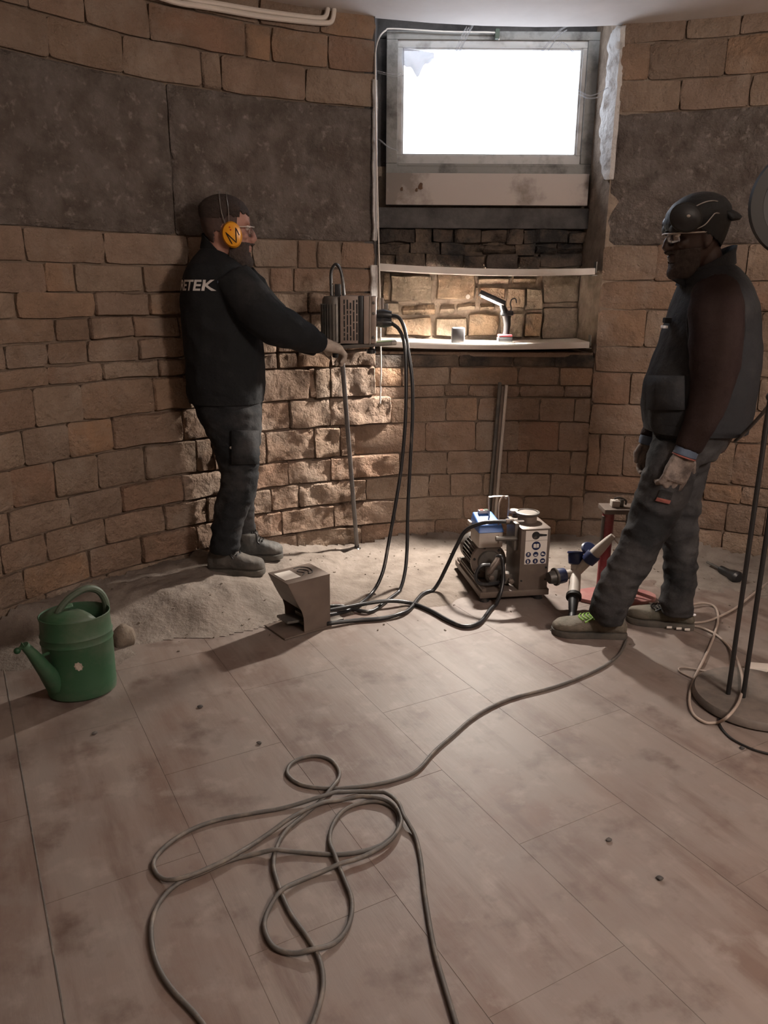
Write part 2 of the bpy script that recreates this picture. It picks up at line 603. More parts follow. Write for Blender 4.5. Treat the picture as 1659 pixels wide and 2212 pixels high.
def slab_mesh(name, fn, u0, u1, z0, z1, gap, bulge, rough, step, depth, seed, lens, ja=1.0):
    """a rough-faced block: fn(u, z, out) gives the point, 'out' metres proud of the wall"""
    nu = max(3, min(26, int(round((u1 - u0) * lens / step))))
    nv = max(2, min(14, int(round((z1 - z0) / step))))
    gu = gap / lens
    vs, fs = [], []
    for j in range(nv + 1):
        for i in range(nu + 1):
            a, b = i / nu, j / nv
            # keep the first and last ring close to the edge, so the arris is crisp
            if 0 < i < nu:
                a = min(0.06, 0.28 / nu) + (1 - 2 * min(0.06, 0.28 / nu)) * (i - 1) / max(1, nu - 2) if nu > 2 else 0.5
            if 0 < j < nv:
                b = min(0.09, 0.28 / nv) + (1 - 2 * min(0.09, 0.28 / nv)) * (j - 1) / max(1, nv - 2) if nv > 2 else 0.5
            u = u0 + gu + (u1 - u0 - 2 * gu) * a
            z = z0 + gap + (z1 - z0 - 2 * gap) * b
            corner = (i in (0, nu)) and (j in (0, nv))
            u += (ja * jit(u * lens, z, 1 + seed, 0.010) - (0.005 if corner and i == nu else 0) + (0.005 if corner and i == 0 else 0)) / lens
            z += ja * jit(u * lens, z, 2 + seed, 0.008) - (0.004 if corner and j == nv else 0) + (0.004 if corner and j == 0 else 0)
            edge = i in (0, nu) or j in (0, nv)
            q_ = V((u * lens * 13 + seed, z * 13, seed * 0.37))
            out = (0.0 if edge else bulge) + rough * (noise.noise(q_) + 0.75 * (0.5 - abs(noise.noise(q_ * 2.1))) * 1.6 + 0.6 * noise.noise(q_ * 4.3)) * (0.5 if edge else 1.0)
            out = max(out, -0.004)
            vs.append(fn(u, z, out))
    W1 = nu + 1
    for j in range(nv):
        for i in range(nu):
            fs.append((j * W1 + i, j * W1 + i + 1, (j + 1) * W1 + i + 1, (j + 1) * W1 + i))
    rim = [i for i in range(nu + 1)] + [j * W1 + nu for j in range(1, nv + 1)] + [nv * W1 + i for i in range(nu - 1, -1, -1)] + [j * W1 for j in range(nv - 1, 0, -1)]
    k = len(vs)
    back = []
    for i in rim:
        j_, i_ = divmod(i, W1)
        u = u0 + gu + (u1 - u0 - 2 * gu) * (i_ / nu)
        z = z0 + gap + (z1 - z0 - 2 * gap) * (j_ / nv)
        back.append(fn(u, z, -depth))
    vs += back
    n = len(rim)
    for q in range(n):
        fs.append((rim[(q + 1) % n], rim[q], k + q, k + (q + 1) % n))
    mb = MB()
    mb.add(vs, fs)
    return mb.mesh(name)


STONE_N = [0]


def stone(parent, t0, t1, z0, z1, m=M_STONE, proud=0.0, gap=0.0015, bulge=0.006, rough=0.007, rr=R, step=0.055, name='stone_block'):
    STONE_N[0] += 1
    sd = STONE_N[0] * 1.37
    pr = proud + random.uniform(-0.004, 0.004)
    if rr == R and t0 > -0.86 and t1 < 0 and z1 < 1.4:   # quarry-faced blocks right of the man in black
        step, rough, bulge = 0.019, 0.011, 0.009
    me = slab_mesh(name, lambda u, z, o: CYL(u, z, rr - pr - o), t0, t1, z0, z1, gap, bulge, rough, step, 0.05, sd, rr)
    o = put(name, me, m, parent, 0.9)
    return o


def course(parent, z0, z1, cuts, m=M_STONE, lo=None, hi=None, lens=(0.20, 0.36), **kw):
    """one course: traced joints (pixels) turned into angles, long unseen gaps filled with joints of their own"""
    th = sorted(TH(*c) for c in cuts)
    lo = lo if lo is not None else TH_FAR_L
    hi = hi if hi is not None else TH_L
    th = [lo] + [t for t in th if lo + 0.02 < t < hi - 0.02] + [hi]
    full = []
    for a, b in zip(th[:-1], th[1:]):
        full.append(a)
        w = (b - a) * R
        if w > 0.55:
            k = int(round(w / random.uniform(*lens)))
            for i in range(1, k):
                full.append(a + (b - a) * (i + random.uniform(-0.2, 0.2)) / k)
    full.append(th[-1])
    for a, b in zip(full[:-1], full[1:]):
        stone(parent, a, b, z0, z1, m, **kw)


# left wall, top to bottom (joints as seen in the photograph)
course(wall_left, 2.515, 2.62, [(690, 60), (560, 20)])
course(wall_left, 2.375, 2.51, [(183, 12), (322, 50), (528, 81), (587, 89), (709, 119)])
course(wall_left, 2.225, 2.37, [(104, 90), (264, 110), (433, 140), (478, 155), (660, 190)])
# band of large rough slabs
for a, b in ((TH_FAR_L, -1.25), (-1.25, TH(369, 330)), (TH(369, 330), TH_L)):
    STONE_N[0] += 1
    me = slab_mesh('stone_slab', lambda u, z, o: CYL(u, z, R + 0.006 - o), a, b, 1.613, 2.222, 0.002, 0.004, 0.012, 0.035, 0.04, STONE_N[0], R, 0.3)
    put('stone_slab', me, M_SLAB, wall_left, 0.9)
course(wall_left, 1.485, 1.61, [(53, 526), (225, 530), (405, 536), (545, 545), (643, 553), (686, 553), (738, 538)])
course(wall_left, 1.37, 1.48, [(97, 594), (162, 600), (308, 590), (430, 600), (500, 605), (584, 611), (634, 605)])
course(wall_left, 1.27, 1.365, [(35, 660), (203, 645), (320, 650), (430, 655), (560, 660), (665, 660), (740, 660)])
course(wall_left, 1.175, 1.265, [(120, 720), (388, 735), (500, 710), (600, 700), (668, 705), (750, 710)])
course(wall_left, 1.08, 1.17, [(104, 770), (190, 765), (300, 760), (450, 760), (598, 745), (700, 745)])
course(wall_left, 1.0, 1.075, [(104, 815), (222, 803), (340, 792), (430, 790), (598, 776), (641, 776), (712, 775)])
course(wall_left, 0.84, 0.995, [(73, 882), (175, 861), (332, 849), (440, 845), (560, 840), (667, 833), (680, 833), (712, 833)])
course(wall_left, 0.69, 0.835, [(48, 963), (149, 955), (243, 935), (394, 912), (500, 905), (625, 899), (712, 899)], hi=TH_L + 0.035)
course(wall_left, 0.525, 0.685, [(25, 1058), (119, 1043), (211, 1023), (312, 1000), (423, 985), (460, 980), (572, 968), (678, 962), (734, 965)], hi=TH_L + -0.045)
course(wall_left, 0.395, 0.52, [(20, 1140), (150, 1105), (263, 1072), (393, 1052), (520, 1035), (621, 1028), (714, 1022)], hi=TH_L + 0.055)
course(wall_left, 0.265, 0.39, [(100, 1185), (226, 1150), (354, 1116), (447, 1098), (520, 1085), (584, 1078), (645, 1076), (760, 1070)], hi=TH_L + -0.02)
course(wall_left, 0.13, 0.26, [(52, 1252), (191, 1200), (304, 1179), (424, 1159), (520, 1135), (607, 1123), (720, 1120)], hi=TH_L + 0.045)
course(wall_left, -0.02, 0.125, [(100, 1300), (230, 1230), (420, 1190), (640, 1150)], hi=TH_L + -0.03)

# right wall
RW = dict(lo=TH_R, hi=TH_FAR_R)
course(wall_right, 2.53, 2.62, [(1480, 75), (1600, 60)], **RW)
course(wall_right, 2.365, 2.525, [(1404, 126), (1570, 114)], **RW)
course(wall_right, 2.225, 2.36, [(1469, 210), (1623, 184)], **RW)
for a, b in ((TH_R, 0.56), (0.56, TH_FAR_R)):
    STONE_N[0] += 1
    me = slab_mesh('stone_slab', lambda u, z, o: CYL(u, z, R + 0.006 - o), a, b, 1.608, 2.222, 0.002, 0.004, 0.012, 0.035, 0.04, STONE_N[0], R, 0.3)
    put('stone_slab', me, M_SLAB, wall_right, 0.9)
course(wall_right, 1.435, 1.605, [(1417, 576), (1520, 572), (1614, 568)], **RW)
course(wall_right, 1.29, 1.43, [(1500, 640), (1600, 640)], **RW)
course(wall_right, 1.10, 1.285, [(1394, 707), (1540, 700), (1645, 700)], **RW)
course(wall_right, 0.965, 1.095, [(1470, 780), (1641, 788)], **RW)
course(wall_right, 0.795, 0.96, [(1362, 839), (1500, 830), (1640, 850)], **RW)
course(wall_right, 0.63, 0.79, [(1400, 905), (1560, 900), (1650, 915)], **RW)
course(wall_right, 0.40, 0.625, [(1294, 980), (1346, 985), (1480, 985), (1588, 975)], **RW)
course(wall_right, 0.30, 0.395, [(1400, 1060), (1520, 1060), (1600, 1075)], **RW)
course(wall_right, 0.14, 0.295, [(1450, 1110), (1568, 1120), (1650, 1140)], **RW)
course(wall_right, -0.02, 0.135, [(1400, 1150), (1560, 1160)], **RW)

# wall under the niche
BW = dict(lo=TH_L, hi=TH_R, rr=R + 0.024, rough=0.005, bulge=0.003)
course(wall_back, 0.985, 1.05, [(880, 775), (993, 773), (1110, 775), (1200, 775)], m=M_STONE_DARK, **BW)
course(wall_back, 0.885, 0.98, [(870, 809), (973, 809), (1121, 809), (1210, 809)], m=M_STONE, **BW)
course(wall_back, 0.82, 0.88, [(963, 845), (1014, 845), (1125, 840), (1220, 845)], m=M_STONE, **BW)
BW['rr'] = R + 0.004
bed = MB()
bed.loft([[CYL(TH_L + (TH_R - TH_L) * i / 16, -0.05, R + 0.013), CYL(TH_L + (TH_R - TH_L) * i / 16, 0.818, R + 0.013), CYL(TH_L + (TH_R - TH_L) * i / 16, 0.818, R + 0.04), CYL(TH_L + (TH_R - TH_L) * i / 16, -0.05, R + 0.04)] for i in range(17)])
bed.build('mortar_bed', M_MORTAR, wall_back, smooth=0.4)
for (z0, z1), off_, cuts_ in (((0.69, 0.815), 0.035, [(963, 882), (1032, 891), (1165, 906), (1240, 900)]), ((0.525, 0.685), -0.045, [(920, 951), (1027, 945), (1119, 951), (1207, 951)]),
                              ((0.395, 0.52), 0.055, [(964, 1017), (1094, 1026), (1139, 1026), (1230, 1030)]), ((0.265, 0.39), -0.02, [(926, 1071), (972, 1071), (1041, 1071), (1187, 1071)]),
                              ((0.13, 0.26), 0.045, [(1000, 1110), (1130, 1110), (1230, 1115)]), ((-0.02, 0.125), -0.03, [(940, 1140), (1060, 1140), (1200, 1140)])):
    BW['lo'] = TH_L + off_
    course(wall_back, z0, z1, cuts_, **BW)

# niche: sill, cheeks, soffit and the masonry round the window
NX0, NX1, NB = -0.055, 1.10, 4.53
mb = MB()
mb.box((0.53, 4.48, 1.0475), (1.20, 0.44, 0.025)).build('niche_sill', M_STONE, wall_back, bevel=0.008)
mb = MB()   # left cheek, from the arris at the room back to the window
mb.prism([(NX0 + 0.0, 4.135), (NX0 - 0.25, 4.135), (NX0 - 0.25, NB + 0.3), (NX0 + 0.015, NB + 0.3)], 1.85, Matrix.Translation((0, 0, 1.06))).build('niche_cheek', M_SOOT, wall_back)
mb = MB()
mb.prism([(1.128, 4.222), (1.38, 4.20), (1.38, NB + 0.3), (1.09, NB + 0.3), (1.09, NB)], 1.85, Matrix.Translation((0, 0, 1.06))).build('niche_cheek', M_JAMB, wall_back)
MB().box((0.53, 4.52, 2.83), (1.5, 0.85, 0.1)).build('niche_soffit', M_SOOT, wall_back)
MB().box((0.53, NB + 0.14, 2.715), (1.3, 0.2, 0.17)).build('window_lintel', M_SOOT, wall_back, bevel=0.006)
MB().box((0.53, NB + 0.134, 1.53), (1.3, 0.22, 0.98)).build('niche_backing', M_JAMB, wall_back)
MB().box((NX0 + 0.03, NB + 0.14, 2.33), (0.1, 0.2, 0.62)).build('window_pier', M_SOOT, wall_back)
MB().box((1.15, NB + 0.14, 2.33), (0.12, 0.2, 0.62)).build('window_pier', M_SOOT, wall_back)
MB().box((0.53, NB + 0.005, 1.755), (1.17, 0.12, 0.105)).build('concrete_beam', M_SOOT, wall_back, bevel=0.006)


def niche_stone(x0, x1, z0, z1, m, rough=0.016, bulge=0.022):
    STONE_N[0] += 1
    me = slab_mesh('rubble_stone', lambda u, z, o: V((u, NB + 0.02 - o, z)), x0, x1, z0, z1, 0.005, bulge, rough, 0.026, 0.04, STONE_N[0] * 1.37, 1.0, 1.5)
    put('rubble_stone', me, m, wall_back, 0.9)


for (a, b, c, d) in [(842, 593, 934, 656), (942, 590, 1026, 650), (1028, 593, 1101, 617), (1106, 590, 1162, 615), (866, 658, 945, 682), (948, 655, 983, 680), (987, 652, 1032, 672), (1035, 653, 1073, 672),
                     (828, 653, 862, 680), (832, 684, 936, 728), (940, 684, 1011, 728), (1013, 676, 1078, 729), (1080, 672, 1133, 731), (1137, 620, 1172, 671), (1171, 660, 1250, 734), (1036, 620, 1092, 650),
                     (1095, 620, 1135, 668), (1174, 590, 1250, 656), (1135, 675, 1170, 731), (826, 590, 842, 652), (1028, 618, 1036, 650), (1076, 651, 1094, 670)]:
    p, q = PY(a, b, NB), PY(c, d, NB)
    niche_stone(p.x, q.x, max(q.z, 1.06), p.z, M_NICHE)
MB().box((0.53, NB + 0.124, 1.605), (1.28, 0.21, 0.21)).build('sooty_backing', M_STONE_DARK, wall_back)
random.seed(21)
for r_, (z0, z1) in enumerate(((1.495, 1.575), (1.570, 1.628), (1.622, 1.705))):
    x = NX0 + 0.005
    while x < NX1 - 0.05:
        w = random.uniform(0.08, 0.25)
        x1 = min(x + w, NX1)
        if NX1 - x1 < 0.06:
            x1 = NX1
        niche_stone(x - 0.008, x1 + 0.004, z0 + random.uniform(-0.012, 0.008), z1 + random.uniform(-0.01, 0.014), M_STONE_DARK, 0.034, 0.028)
        x = x1

# flaking white plaster on the right jamb, and thin strips of it on the left arris
random.seed(5)


def flake_strip(name, z0, z1, fn, m, n=16, th=0.022):
    """ragged skin of plaster: several columns of points between two wandering edges"""
    mb = MB()
    rings = []
    for i in range(n + 1):
        z = z0 + (z1 - z0) * i / n
        a, b = fn(z)
        d = V((b.y - a.y, a.x - b.x, 0)).normalized() * th
        row = []
        for c in range(6):
            k = c / 5
            p = a.lerp(b, k)
            p.z += 0.012 * noise.noise(V((k * 4, z * 9, 2)))
            lump = 0.5 * th * (noise.noise(V((k * 3, z * 16, 1))) + 0.6 * noise.noise(V((k * 7, z * 38, 6))))
            row.append(p - d * (0.5 if 0 < c < 5 else 0.1) - d.normalized() * (lump if 0 < c < 5 else 0))
        rings.append(row + [b + d, a + d])
    mb.loft(rings)
    return mb.build(name, m, wall_back, smooth=0.9)


def jamb_fn(z):
    e = 0.030 * noise.noise(V((z * 8.0, 1, 2))) + 0.022 * noise.noise(V((z * 25.0, 5, 2)))
    k = max(0.0, min(1.0, (z - 1.90) / 0.18)) * (0.55 + 0.45 * max(0.0, min(1.0, (2.62 - z) / 0.2)))
    y0 = 4.205 - e * 0.8
    y1 = 4.235 + 0.14 * k + 0.07 * noise.noise(V((z * 6.0, 9, 4))) * k + 0.035 * noise.noise(V((z * 21.0, 2, 8)))
    return V((1.122 - e * 0.4, y0, z)), V((1.106 - 0.05 * (y1 - 4.25), max(y1, y0 + 0.01), z))


flake_strip('jamb_plaster', 1.92, 2.60, jamb_fn, M_PLASTER, 70)


def arris_fn(z):
    e = 0.010 * noise.noise(V((z * 11.0, 4, 2)))
    return V((-0.066 + e, 4.105, z)), V((-0.048 + e * 0.4, 4.125, z))


flake_strip('arris_plaster', 1.62, 2.34, arris_fn, M_PLASTER, 30, 0.008)
flake_strip('arris_plaster', 1.10, 1.50, lambda z: (V((-0.075 + 0.008 * noise.noise(V((z * 15, 0, 0))), 4.10, z)), V((-0.045, 4.125, z))), M_PLASTER, 20, 0.008)

# ceiling
n = 64
ceil = MB()
ceil.add([CYL(2 * math.pi * i / n, CEIL, R + 0.02) for i in range(n)] + [CYL(2 * math.pi * i / n, CEIL + 0.05, R + 0.02) for i in range(n)],
         [tuple(range(n)), tuple(range(2 * n - 1, n - 1, -1))] + [(i, (i + 1) % n, n + (i + 1) % n, n + i) for i in range(n)])
ceil = tag(ceil.build('ceiling', M_CEIL, smooth=0), 'smooth off-white plaster ceiling of the round room', kind='structure')
lampc = thing('pendant_lamp', 'round frosted pendant lamp glowing warm behind the viewer', 'lamp', GLOBE)
MB().ball(GLOBE, 0.23, seg=28, rows=18).build('glass_globe', M_PANEL, lampc, smooth=3.1)
MB().tube([V(GLOBE) + V((0, 0, 0.228)), (GLOBE[0], GLOBE[1], CEIL)], 0.006, 8).build('stem', M_IRON, lampc)
MB().lathe([(0.05, 0), (0.05, -0.015), (0.015, -0.03)], Matrix.Translation((GLOBE[0], GLOBE[1], CEIL)), 20).build('canopy', M_IRON, lampc)

# floor: grout bed and plank tiles laid at an angle
fl = MB()
fl.add([CYL(2 * math.pi * i / n, -0.0012, R + 0.2) for i in range(n)] + [CYL(2 * math.pi * i / n, -0.06, R + 0.2) for i in range(n)],
       [tuple(range(n)), tuple(range(2 * n - 1, n - 1, -1))] + [(i, (i + 1) % n, n + (i + 1) % n, n + i) for i in range(n)])
floor = tag(fl.build('floor', M_GROUT, smooth=0), 'dusty brown plank tile floor', kind='structure')
ang = math.radians(-61)
TD, TN = V((math.cos(ang), math.sin(ang), 0)), V((-math.sin(ang), math.cos(ang), 0))
if TN.x < 0:
    TN = -TN
TW, TL = 0.37, 0.74
tile_me = MB().box((0, 0, -0.006), (TL - 0.0012, TW - 0.0012, 0.012)).mesh('floor_tile')
tile_me.materials.append(M_TILE)
random.seed(3)
for i in range(-6, 14):
    off = 0.032 + TW * (i + 0.5)
    for j in range(-8, 8):
        al = TL * (j + (0.5 if i % 2 else 0.0)) + 0.16
        c = TN * off + TD * al
        if (c - V((CX, CY, 0))).length < R + 0.1:
            t = bpy.data.objects.new('floor_tile', tile_me)
            COL.objects.link(t)
            t.location = (c.x, c.y, random.uniform(-0.0006, 0.0))
            t.rotation_euler = (0, 0, ang)
            t.parent = floor
# raised joint strip along the left
p0, p1 = TN * 0.031 - TD * 3.3, TN * 0.031 + TD * 0.6
MB().tube([p0 + V((0, 0, -0.001)), p1 + V((0, 0, -0.001))], 0.0026, 6).build('joint_strip', M_CABLE, floor)

# window
win = tag(bpy.data.objects.new('window_1', None), 'small overexposed basement window in a peeling grey frame', kind='structure')
COL.objects.link(win)


def rect_frame(name, x0, x1, z0, z1, w, y0, y1, m, parent, wb=None, wt=None, bev=0.004):
    wb, wt = wb or w, wt or w
    for a, b, c, d in ((x0, x1, z0, z0 + wb), (x0, x1, z1 - wt, z1), (x0, x0 + w, z0 + wb, z1 - wt), (x1 - w, x1, z0 + wb, z1 - wt)):
        MB().box(((a + b) / 2, (y0 + y1) / 2, (c + d) / 2), (b - a, y1 - y0, d - c)).build(name, m, parent, bevel=bev)


rect_frame('frame_bar', 0.0, 1.095, 1.975, 2.655, 0.058, 4.50, 4.57, M_WFRAME, win, wb=0.055, wt=0.04)
rect_frame('sash_bar', 0.052, 1.045, 2.028, 2.618, 0.031, 4.515, 4.56, M_WSASH, win, wb=0.045, wt=0.035)
rect_frame('glazing_bead', 0.081, 1.016, 2.071, 2.585, 0.010, 4.525, 4.545, M_WSASH, win, bev=0.002)
MB().box((0.5485, 4.545, 2.328), (0.93, 0.004, 0.512)).build('pane', M_PANE, win)
MB().box((0.5485, 4.507, 2.022), (0.97, 0.02, 0.008)).build('drip_bar', M_WFRAME, win)
ap = MB().box((0.54, 4.48, 1.8975), (1.08, 0.05, 0.158)).build('apron_board', M_APRON, win, bevel=0.004)
for (px, py, s_) in ((909, 402, 0.014), (868, 408, 0.008), (900, 410, 0.008)):
    p = PY(px, py, 4.452)
    MB().prism([(s_ * math.cos(a) * (0.6 + 0.4 * ((i * 7) % 3)), 1.3 * s_ * math.sin(a)) for i, a in enumerate([k * math.pi / 4 for k in range(8)])], 0.003,
               Matrix.Translation(p + V((0, 0.0035, 0))) @ Matrix.Rotation(math.pi / 2, 4, 'X')).build('paint_flake', M_BROWNSTAIN, ap)

# ------------------------------------------------------------------ shelves and what stands on them


def shelf(label, zl, zr, x0, x1, yf, sag):
    t = thing('wall_shelf', label, 'shelf', ((x0 + x1) / 2, yf + 0.15, zl), 'white boards spanning the niche')
    rings = []
    for i in range(17):
        k = i / 16
        x = x0 + (x1 - x0) * k
        z = zl + (zr - zl) * k - sag * (1 - (2 * k - 1) ** 2)
        rings.append([V((x, yf, z - 0.032)), V((x, yf, z)), V((x, NB - 0.03, z)), V((x, NB - 0.03, z - 0.032))])
    MB().loft(rings).build('board', M_SHELF, t, smooth=0.4, bevel=0.002)
    b = MB()
    b.box((x1 + 0.012, yf + 0.05, zr + 0.005), (0.004, 0.05, 0.055))
    b.box((x1 + 0.004, yf + 0.05, zr - 0.036), (0.03, 0.05, 0.004))
    b.build('bracket', M_STEEL_D, t)
    return t


SH_Y = 4.205
shelf('thin white shelf board just below the sooty stones, upper of the two', 1.512, 1.495, -0.03, 1.085, SH_Y, 0.014)
shelf('white shelf board with the bright work lamp on it, lower of the two', 1.122, 1.122, -0.03, 1.085, SH_Y, 0.012)
SZ = 1.111   # top of the lower board where the lamp stands

# work lamp: battery base, grip, collar, folded head, wire hook
LP = V((0.642, 4.262, SZ))
wl = thing('work_lamp', 'dark battery work lamp with bent head and wire hook, lit', 'lamp', LP)
LY = LP.y
b = MB()
b.prism([(-0.038, -0.035), (0.038, -0.035), (0.04, 0.03), (0.03, 0.042), (-0.03, 0.042), (-0.04, 0.03)], 0.03, Matrix.Translation(LP))
b.build('battery', M_BLACKP, wl, bevel=0.005)
b = MB()
b.prism([(-0.036, -0.033), (0.036, -0.033), (0.036, 0.034), (-0.036, 0.034)], 0.014, Matrix.Translation(LP + V((0, 0, 0.03))))
b.build('battery_collar', M_RED, wl, bevel=0.005)
gpts = [(0.005, 0, 0.040), (0.008, 0, 0.065), (0.010, 0, 0.095), (0.006, 0, 0.125), (0.004, 0, 0.142)]
MB().tube([LP + V(p) for p in gpts], [0.019, 0.017, 0.019, 0.022, 0.026], 14).build('grip', M_BLACKP, wl)
MB().box(LP + V((0.004, 0, 0.154)), (0.066, 0.055, 0.024)).build('collar', M_BLACKP, wl, bevel=0.006)
H0, H1 = PY(1086, 655, LY - 0.03), PY(1040, 634, LY - 0.03)
b = MB()
b.tube([LP + V((-0.008, -0.012, 0.160)), LP + V((-0.022, -0.025, 0.188)), H0], [0.018, 0.016, 0.013], 10)
b.build('hinge_arm', M_BLACKP, wl)
hd = (H1 - H0).normalized()
hx = hd
hn = V((hd.z, 0, -hd.x))
if hn.z > 0:
    hn = -hn
hn = (hn + V((0, -0.27, 0))).normalized()
hy = hn.cross(hx).normalized()
MH = Matrix((hx, hy, hn)).transposed().to_4x4()
HM = Matrix.Translation((H0 + H1) / 2) @ MH
hl = (H1 - H0).length
MB().box((0, 0, 0), (hl + 0.02, 0.042, 0.024), HM).build('lamp_head', M_BLACKP, wl, bevel=0.004)
MB().box((0, 0, 0.0125), (hl - 0.012, 0.020, 0.003), HM).build('led_strip', M_LED, wl)
pts = spline([LP + V(p) for p in [(0.026, 0, 0.16), (0.026, 0, 0.185), (0.022, 0, 0.20), (0.026, 0, 0.222), (0.042, 0, 0.229), (0.050, 0, 0.222), (0.054, 0, 0.206)]], 5)
MB().tube(pts, 0.0032, 6).build('wire_hook', M_IRON, wl)
led_p = (H0 + H1) / 2 + hn * 0.016
area_light('work_lamp_light', led_p, led_p + hn, hl - 0.01, 0.03, 22.0, (1.0, 0.91, 0.81), math.radians(142))
bpy.data.objects['work_lamp_light'].rotation_euler = (Matrix((hx, -hy, -hn)).transposed() if True else MH).to_euler()

q = G(988, 744, 1.112)
bx = MB().box((0.389, 4.238, SZ - 0.003 + 0.0415), (0.070, 0.045, 0.083)).build('grey_block', M_BOXG, bevel=0.010, bseg=3)
tag(bx, 'small dark grey rounded block standing in the glare on the lower shelf', 'block')
p = PY(1011, 641, 4.49)
pl = MB().lathe([(0.012, 0.0), (0.013, 0.004), (0.009, 0.008), (0.008, 0.05), (0.003, 0.055)], Matrix.Translation(p) @ Matrix.Rotation(-math.pi / 2, 4, 'X'), 10).build('wall_plug', M_WHITE)
tag(pl, 'tiny white plastic wall plug in the rubble above the grey block', 'wall plug')

# ------------------------------------------------------------------ pipes and wires on the walls
for (pts_, nm) in (([(250, -42), (370, 2), (450, 16), (560, 35), (650, 46), (700, 50), (717, 45), (722, 20), (722, 8)], 'lower white conduit running along the wall under the ceiling, outer bend'),
                   ([(300, -42), (400, -4), (470, 8), (560, 23), (640, 34), (690, 39), (704, 34), (709, 14), (709, 6)], 'upper white conduit running along the wall under the ceiling, inner bend')):
    pts = spline([W(x, y, R - 0.035) for x, y in pts_], 5)
    pts = [V((p.x, p.y, min(p.z, CEIL))) for p in pts]
    tag(MB().tube(pts, 0.011, 8).build('conduit_pipe', M_PIPE_W), nm, 'pipe', 'white conduits under the ceiling')
pts = [PY(1078, 86, 4.47), PY(1076, 74, 4.47), PY(1062, 70, 4.47), PY(960, 68, 4.47), PY(850, 62, 4.46), PY(833, 66, 4.40), PY(820, 80, 4.28), PY(812, 105, 4.16), PY(811, 150, 4.11), PY(813, 320, 4.09), PY(817, 480, 4.09),
       PY(820, 600, 4.08), PY(822, 730, 4.075), PY(823, 800, 4.07), PY(821, 872, 4.07)]
wp = thing('window_cable', 'thin pale cable running over the window and down the left niche edge', 'cable', pts[-1])
MB().tube(spline(pts, 5), 0.0038, 6).build('cable_run', M_PIPE_W, wp)
MB().box(PY(1074, 74, 4.475), (0.022, 0.03, 0.045)).build('clip', M_GREEN_D, wp, bevel=0.004)
MB().box(PY(822, 828, 4.07), (0.009, 0.009, 0.03)).build('joint', M_PIPE_W, wp)
pj = PY(824, 662, 4.10)
jb = thing('junction_bracket', 'small grey metal bracket box on the niche edge beside the drilling machine', 'bracket', pj)
MB().box(pj, (0.022, 0.05, 0.085)).build('back_plate', M_STEEL, jb, bevel=0.003)
MB().box(pj + V((0.022, 0.005, 0.0)), (0.024, 0.03, 0.03)).build('clamp', M_STEEL_D, jb, bevel=0.003)

# cobwebs in the window
for lab, strands in (('wispy cobweb strands slanting across the top left of the window', [[(1015, 60), (1000, 90), (985, 118)], [(1005, 62), (988, 96), (976, 130)], [(1022, 58), (1008, 84), (990, 122)]]),
                     ('cobweb strands across the top right of the window frame', [[(1225, 60), (1205, 75), (1185, 105)], [(1238, 55), (1210, 68), (1172, 112)], [(1205, 98), (1215, 92), (1245, 120)]]),
                     ('cobweb strand hanging between right sash and jamb', [[(1248, 196), (1270, 208), (1290, 206), (1318, 190)], [(1250, 202), (1272, 212), (1300, 208)]]),
                     ('grey cobweb strand at the lower left of the window frame', [[(818, 300), (840, 318), (858, 324)], [(815, 155), (850, 163), (872, 161)]])):
    mb = MB()
    for s_ in strands:
        pts = spline([PY(x, y, 4.40 if x < 1260 else 4.30) for x, y in s_], 5)
        for e in range(3):
            dv = V((random.uniform(-1, 1), random.uniform(-1, 1), random.uniform(-1, 1))) * 0.009
            mb.tube([p + dv for p in pts], 0.0022, 5)
    tag(mb.build('cobweb', M_WEB), lab, 'cobweb', kind='stuff')
mb = MB()
nu_, nv_ = 14, 8
grid = []
for j in range(nv_ + 1):
    for i in range(nu_ + 1):
        u, v_ = i / nu_, j / nv_
        x = 872 + 66 * u
        top = 104 + 10 * u
        bot = 140 + 28 * math.exp(-((u - 0.45) / 0.22) ** 2) - 10 * u + 4 * math.sin(u * 17)
        grid.append(PY(x, top + (bot - top) * v_, 4.515 - 0.02 * math.sin(math.pi * v_) - 0.006 * math.sin(9 * u)))
mb.add(grid, [(j * (nu_ + 1) + i, j * (nu_ + 1) + i + 1, (j + 1) * (nu_ + 1) + i + 1, (j + 1) * (nu_ + 1) + i) for j in range(nv_) for i in range(nu_)])
tag(mb.build('cobweb_sheet', M_WEB2, smooth=3.1), 'sagging grey cobweb sheet in the upper left corner of the pane', 'cobweb', kind='stuff')

# ------------------------------------------------------------------ dust on the floor, rubble, debris


def seg_d(p, a, b):
    ab = b - a
    t = max(0, min(1, (p - a).dot(ab) / ab.dot(ab)))
    return (p - (a + ab * t)).length


FRONT = [V((-1.75, 2.55)), V((-1.30, 2.74)), V((-1.07, 2.86)), V((-0.81, 2.93)), V((-0.55, 3.02)), V((-0.42, 3.14)), V((-0.30, 3.33)), V((-0.22, 3.46))]


